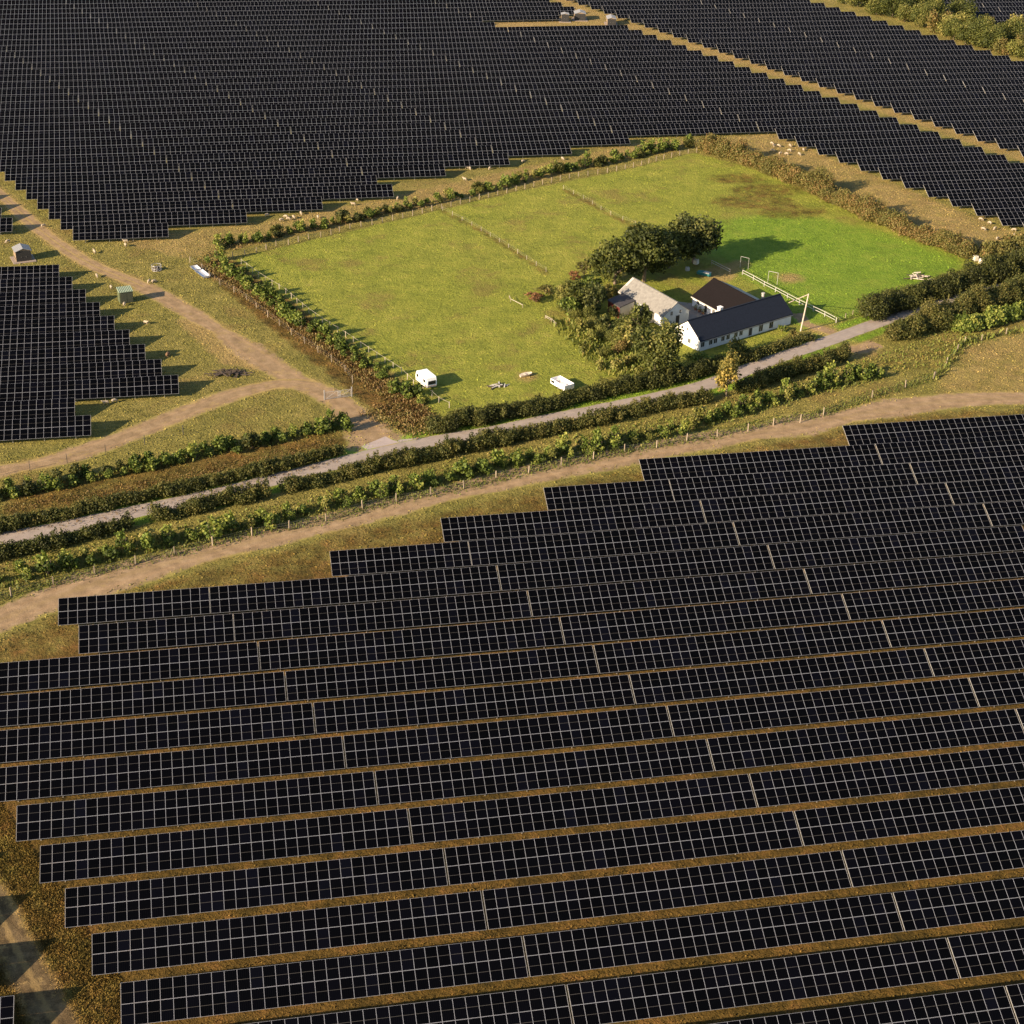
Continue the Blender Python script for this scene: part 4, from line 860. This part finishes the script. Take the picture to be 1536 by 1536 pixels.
# gate with two signs
ga, gb_ = G(487.5, 600), G(527, 595); gd = gb_-ga; gL = np.linalg.norm(gd)
gate = thing('field_gate', 'grey mesh double gate with white notices across the dirt track', 'gate', (ga[0], ga[1], 0), math.atan2(gd[1], gd[0]))
m_gal = plain('grey_gate_steel', (.40, .38, .37), .5, .4)
for x in (-.1, gL+.1):
    mb = MB(); mb.box((x, 0, 1.0), (.16, .16, 2.0)); mb.build('post', m_gal, gate)
for x0, x1 in ((.05, gL*.5-.04), (gL*.5+.04, gL-.05)):
    mb = MB()
    for z in (.2, 1.55): mb.bar((x0, 0, z), (x1, 0, z), .035)
    for x in (x0, x1): mb.bar((x, 0, .2), (x, 0, 1.55), .035)
    mb.bar((x0, 0, .2), (x1, 0, 1.55), .02)
    lf = mb.build('leaf', m_gal, gate); mb = MB()
    for q in range(1, 14): mb.bar((x0+(x1-x0)*q/14, 0, .2), (x0+(x1-x0)*q/14, 0, 1.55), .008, 4)
    for q in range(1, 9): mb.bar((x0, 0, .2+1.35*q/9), (x1, 0, .2+1.35*q/9), .008, 4)
    mb.build('mesh_panel', m_gal, lf)
m_ink = plain('notice_ink', (.03, .03, .035), .6)
for z, hh in ((1.25, .42), (.68, .34)):
    mb = MB(); mb.box((gL*.5+.32, -.06, z), (.42, .02, hh)); sg = mb.build('notice', m_white, gate)
    mb = MB(); mb.box((gL*.5+.32, -.075, z+.02), (.10, .01, hh*.35)); mb.build('pictogram', m_ink, sg)
# galvanised troughs and ring feeder
m_galv = plain('bright_galvanised', (.66, .65, .66), .38, .55, .08, 2)
def trough(label, p, q, w_):
    a, c_ = G(*p), G(*q); d = c_-a; L = np.linalg.norm(d); root = thing('feed_trough', label, 'trough', (a[0], a[1], 0), math.atan2(d[1], d[0]), 'metal troughs at the fence')
    pr = [(-w_/2, .62), (-w_/2+.04, .62), (-w_*.28, .28), (w_*.28, .28), (w_/2-.04, .62), (w_/2, .62), (w_*.3, .22), (-w_*.3, .22)]
    mb = MB(); V = [(x, y, z) for x in (0, L) for y, z in pr]; n = len(pr)
    mb.add(V, [(k, (k+1) % n, n+(k+1) % n, n+k) for k in range(n)]+[(7, 0, 1, 2), (6, 7, 2, 3), (5, 6, 3, 4), (n+2, n+1, n, n+7), (n+3, n+2, n+7, n+6), (n+4, n+3, n+6, n+5)])
    for x in (.04, L-.04): mb.box((x, 0, .42), (.04, w_*.75, .36))
    mb.build('basin', m_galv, root); mb = MB()
    for x in (.25, L-.25):
        for s in (-1, 1): mb.box((x, s*w_*.32, .11), (.06, .06, .22))
    mb.build('leg', m_steel, root)
trough('small bright metal trough at the thin post fence', (290, 402), (296.5, 407.5), 1.7); trough('longer metal trough in line below the small one', (298, 408.5), (310, 418), 1.9)
fg = G(235, 405); feeder = thing('ring_feeder', 'grey tubular ring feeder on the grass above the track', 'feeder', (fg[0], fg[1], 0))
m_tub = plain('feeder_steel', (.40, .39, .40), .5, .4)
def ring(z, R, tube=.035, n=22):
    mb = MB()
    for k in range(n): mb.bar((R*math.cos(2*math.pi*k/n), R*math.sin(2*math.pi*k/n), z), (R*math.cos(2*math.pi*(k+1)/n), R*math.sin(2*math.pi*(k+1)/n), z), tube, 5)
    return mb
for z in (.08, .55, 1.15): ring(z, 1.05).build('hoop', m_tub, feeder)
mb = MB()
for k in range(12): a = 2*math.pi*k/12; mb.bar((1.05*math.cos(a), 1.05*math.sin(a), 0), (1.05*math.cos(a+.25), 1.05*math.sin(a+.25), 1.15), .03, 5)
mb.build('bars', m_tub, feeder)
mb = MB(); mb.bar((0, 0, 0), (0, 0, .8), .95, 12, r2=.6); mb.build('hay', plain('dark_old_hay', (.05, .04, .03), .9), feeder)

# ------------------------------------------------------------------ loose heaps
m_timber = plain('bleached_timber', (.50, .42, .34), .85, 0, .2, 3); m_char = plain('dead_branches', (.055, .04, .03), .9, 0, .3, 4)
def heap(name, label, cat, px, py, nb, spread, lmin, lmax, th_, m, m2, seed, hmax=.5):
    g = G(px, py); root = thing(name, label, cat, (g[0], g[1], 0)); r = random.Random(seed); big = MB(); sm = MB()
    for k in range(nb):
        a = r.gauss(0, .5)+(math.pi/2 if r.random() < .25 else 0); L = r.uniform(lmin, lmax); x, y = r.gauss(0, spread*.5), r.gauss(0, spread*.28); z = th_+hmax*r.random()*max(0, 1-abs(x)/spread)
        p = (x-L/2*math.cos(a), y-L/2*math.sin(a), z*.8); q = (x+L/2*math.cos(a), y+L/2*math.sin(a), z+r.uniform(-.05, .2))
        (big if r.random() < .6 else sm).beam(p, q, th_*r.uniform(1, 3), th_)
    big.build('boards', m, root); sm.build('dark_pieces', m2, root); return root
heap('timber_pile', 'pile of bleached boards in the bright grass near the tall hedge', 'timber pile', 1376, 416, 26, 2.6, 1.2, 3.2, .10, m_timber, m_char, 3)
heap('scrap_heap', 'heap of pale broken boards in the grass between caravan and trailer', 'scrap heap', 744, 580, 16, 1.6, .8, 2.0, .10, m_white, m_char, 5, .4)
heap('brush_pile', 'pile of dark dead branches beside the track fork', 'brush pile', 341, 561, 60, 2.6, .8, 2.6, .09, m_char, m_char, 8, .55)
g = G(789, 564); skiff = thing('skiff', 'small pale boat lying in the grass above the scrap heap', 'boat', (g[0], g[1], 0), .35)
def hull(L, W, H, mats, root, name='hull'):
    st_ = [(-.5, .55, .9), (-.2, .95, 1), (.15, 1, 1), (.4, .6, 1.05), (.5, .04, 1.15)]; mb = MB(); V = []
    for f, wd, hh in st_: V += [(f*L, -W/2*wd, H*hh), (f*L, -W/4*wd, .05), (f*L, W/4*wd, .05), (f*L, W/2*wd, H*hh), (f*L, W*.40*wd, H*hh-.02), (f*L, 0, .2), (f*L, -W*.40*wd, H*hh-.02)]
    F = []
    for k in range(len(st_)-1):
        for q in range(7): F.append((k*7+q, k*7+(q+1) % 7, (k+1)*7+(q+1) % 7, (k+1)*7+q))
    F.append((0, 1, 2, 3, 4, 5, 6)); n_ = (len(st_)-1)*7; F.append(tuple(n_+q for q in range(6, -1, -1))); mb.add(V, F); return mb.build(name, mats, root)
hull(2.6, 1.2, .5, m_timber, skiff); mb = MB(); mb.box((-.2, 0, .42), (.3, 1.0, .05)); mb.build('thwart', m_timber, skiff)
g = G(1056, 413); boat = thing('boat', 'teal boat half covered with a white sheet under the dark tree', 'boat', (g[0], g[1], 0), -.75)
hull(3.4, 1.5, .8, plain('teal_hull', (.03, .17, .18), .4), boat); mb = MB(); mb.box((.7, 0, .86), (1.6, 1.35, .16), taper=.8); mb.build('cover', m_white, boat)
def sacks(label, px, py, n_, s, grp):
    for k in range(n_):
        g = G(px+k*9.5, py+k*4.2); root = thing('bulk_bag', label[k], 'bag', (g[0], g[1], 0), random.random(), grp)
        mb = MB(); mb.box((0, 0, s*.45), (s, s*.9, s*.9), taper=.86); o = mb.build('sack', m_cream if s > 1 else m_white, root)
        bv = o.modifiers.new('soft', 'BEVEL'); bv.width = .16; bv.segments = 3
        lb = MB()
        for x, y in ((-1, -1), (1, -1), (1, 1), (-1, 1)): lb.bar((x*s*.38, y*s*.34, s*.85), (x*s*.25, y*s*.2, s*1.02), .04, 5)
        lb.build('loop', m_white, root)
sacks(['pale bulk bag at the paddock corner, the one touching the hedge', 'pale bulk bag at the paddock corner, nearer the lane'], 1463, 391, 2, 1.25, 'bulk bags at the paddock corner')
sacks(['white bag in the shade under the dark tree'], 1044, 396, 1, 1.2, 'bags under the dark tree'); sacks(['white bag left of the teal boat'], 1031, 406, 1, .95, 'bags under the dark tree')

# ------------------------------------------------------------------ sheep
m_wool = plain('fleece', (.31, .25, .18), .95, 0, .12, 5); m_woolb = plain('brown_fleece', (.16, .09, .05), .95, 0, .2, 5)
def sheep_mesh(head, m):
    vs = [((-.50, 0, .68), .27), ((-.15, 0, .70), .31), ((.22, 0, .71), .30), ((.48, 0, .74), .24)]
    ed = [(0, 1), (1, 2), (2, 3)]; hx = {'graze': [((.66, 0, .58), .14), ((.78, 0, .32), .10), ((.90, 0, .16), .07)], 'stand': [((.68, 0, .92), .14), ((.82, 0, 1.02), .11), ((1.0, 0, .94), .07)]}[head]
    k = 3
    for p in hx: vs.append(p); ed.append((k, len(vs)-1)); k = len(vs)-1
    hd_ = len(vs)-2
    for s in (-1, 1): c = vs[hd_][0]; vs.append(((c[0]-.03, s*.17, c[2]+.05), .03)); ed.append((hd_, len(vs)-1))
    for bx, at in ((-.45, 0), (.40, 3)):
        for s in (-1, 1):
            vs.append(((bx, s*.16, .45), .10)); ed.append((at, len(vs)-1)); vs.append(((bx-.03, s*.17, .24), .055)); ed.append((len(vs)-2, len(vs)-1)); vs.append(((bx, s*.17, .03), .045)); ed.append((len(vs)-2, len(vs)-1))
    vs.append(((-.78, 0, .55), .05)); ed.append((0, len(vs)-1))
    me = bpy.data.meshes.new('sheep'); me.from_pydata([v[0] for v in vs], ed, []); o = bpy.data.objects.new('tmp', me); COL.objects.link(o)
    sk = o.modifiers.new('skin', 'SKIN'); ss = o.modifiers.new('sub', 'SUBSURF'); ss.levels = 1; ss.render_levels = 1
    for v, d in zip(vs, me.skin_vertices[0].data): d.radius = (v[1], v[1])
    me.skin_vertices[0].data[1].use_root = True
    dg = bpy.context.evaluated_depsgraph_get(); out = bpy.data.meshes.new_from_object(o.evaluated_get(dg)); out.name = 'sheep'; out.materials.clear(); out.materials.append(m)
    bpy.data.objects.remove(o); return out
SM = {('graze', 0): sheep_mesh('graze', m_wool), ('stand', 0): sheep_mesh('stand', m_wool), ('graze', 1): sheep_mesh('graze', m_woolb)}
flock = [('near the grey-roofed hut', [(65.5, 341), (12, 364.5), (142, 380), (145.5, 416), (167, 433.5)]),
         ('below the lowest corner of the far block', [(189, 364.5), (188.5, 370)]),
         ('on the grass between kiosk and track', [(187, 458.5), (223.6, 424.5), (231.4, 424.5)]),
         ('beside the shadows of the left block', [(219, 486.5), (159, 607), (172, 604)]),
         ('in the flock behind the top left paddock corner', [(400.8, 325), (422.5, 332), (428.7, 327), (433, 330.5), (440.6, 328), (451.6, 322), (477, 327.5)]),
         ('on the bank behind the young shrubs', [(535.6, 302), (530, 308.5), (596.7, 299.5), (697, 271), (700.6, 253.5), (705, 254.5), (734.7, 254.5), (784.8, 244), (844, 240)]),
         ('in the flock above the brown hedge', [(1157.8, 217.2), (1161.4, 221), (1167.8, 220.5), (1158.7, 227.5), (1170.5, 232), (1179.6, 232.8), (1185, 220.5), (1184, 227.5), (1205, 226.5), (1198.8, 233)]),
         ('on the grass right of the brown hedge', [(1471, 331), (1484.3, 336.5), (1492, 345), (1474.7, 345.5), (1520.8, 347), (1521, 355), (1496, 360)])]
for where, ps in flock:
    for k, (px, py) in enumerate(ps):
        g = G(px, py); kd_ = 'stand' if random.random() < .25 else 'graze'
        o = link('sheep', SM[(kd_, 0)], None, (g[0], g[1], 0), random.random()*6.28, (.82, .85, .85))
        tag(o, f'cream {"standing" if kd_ == "stand" else "grazing"} sheep {where}', 'sheep', 'sheep '+where)
g = G(252, 535); tag(link('sheep', SM[('graze', 1)], None, (g[0], g[1], 0), 1.2), 'dark brown sheep in the grass right of the left block', 'sheep')
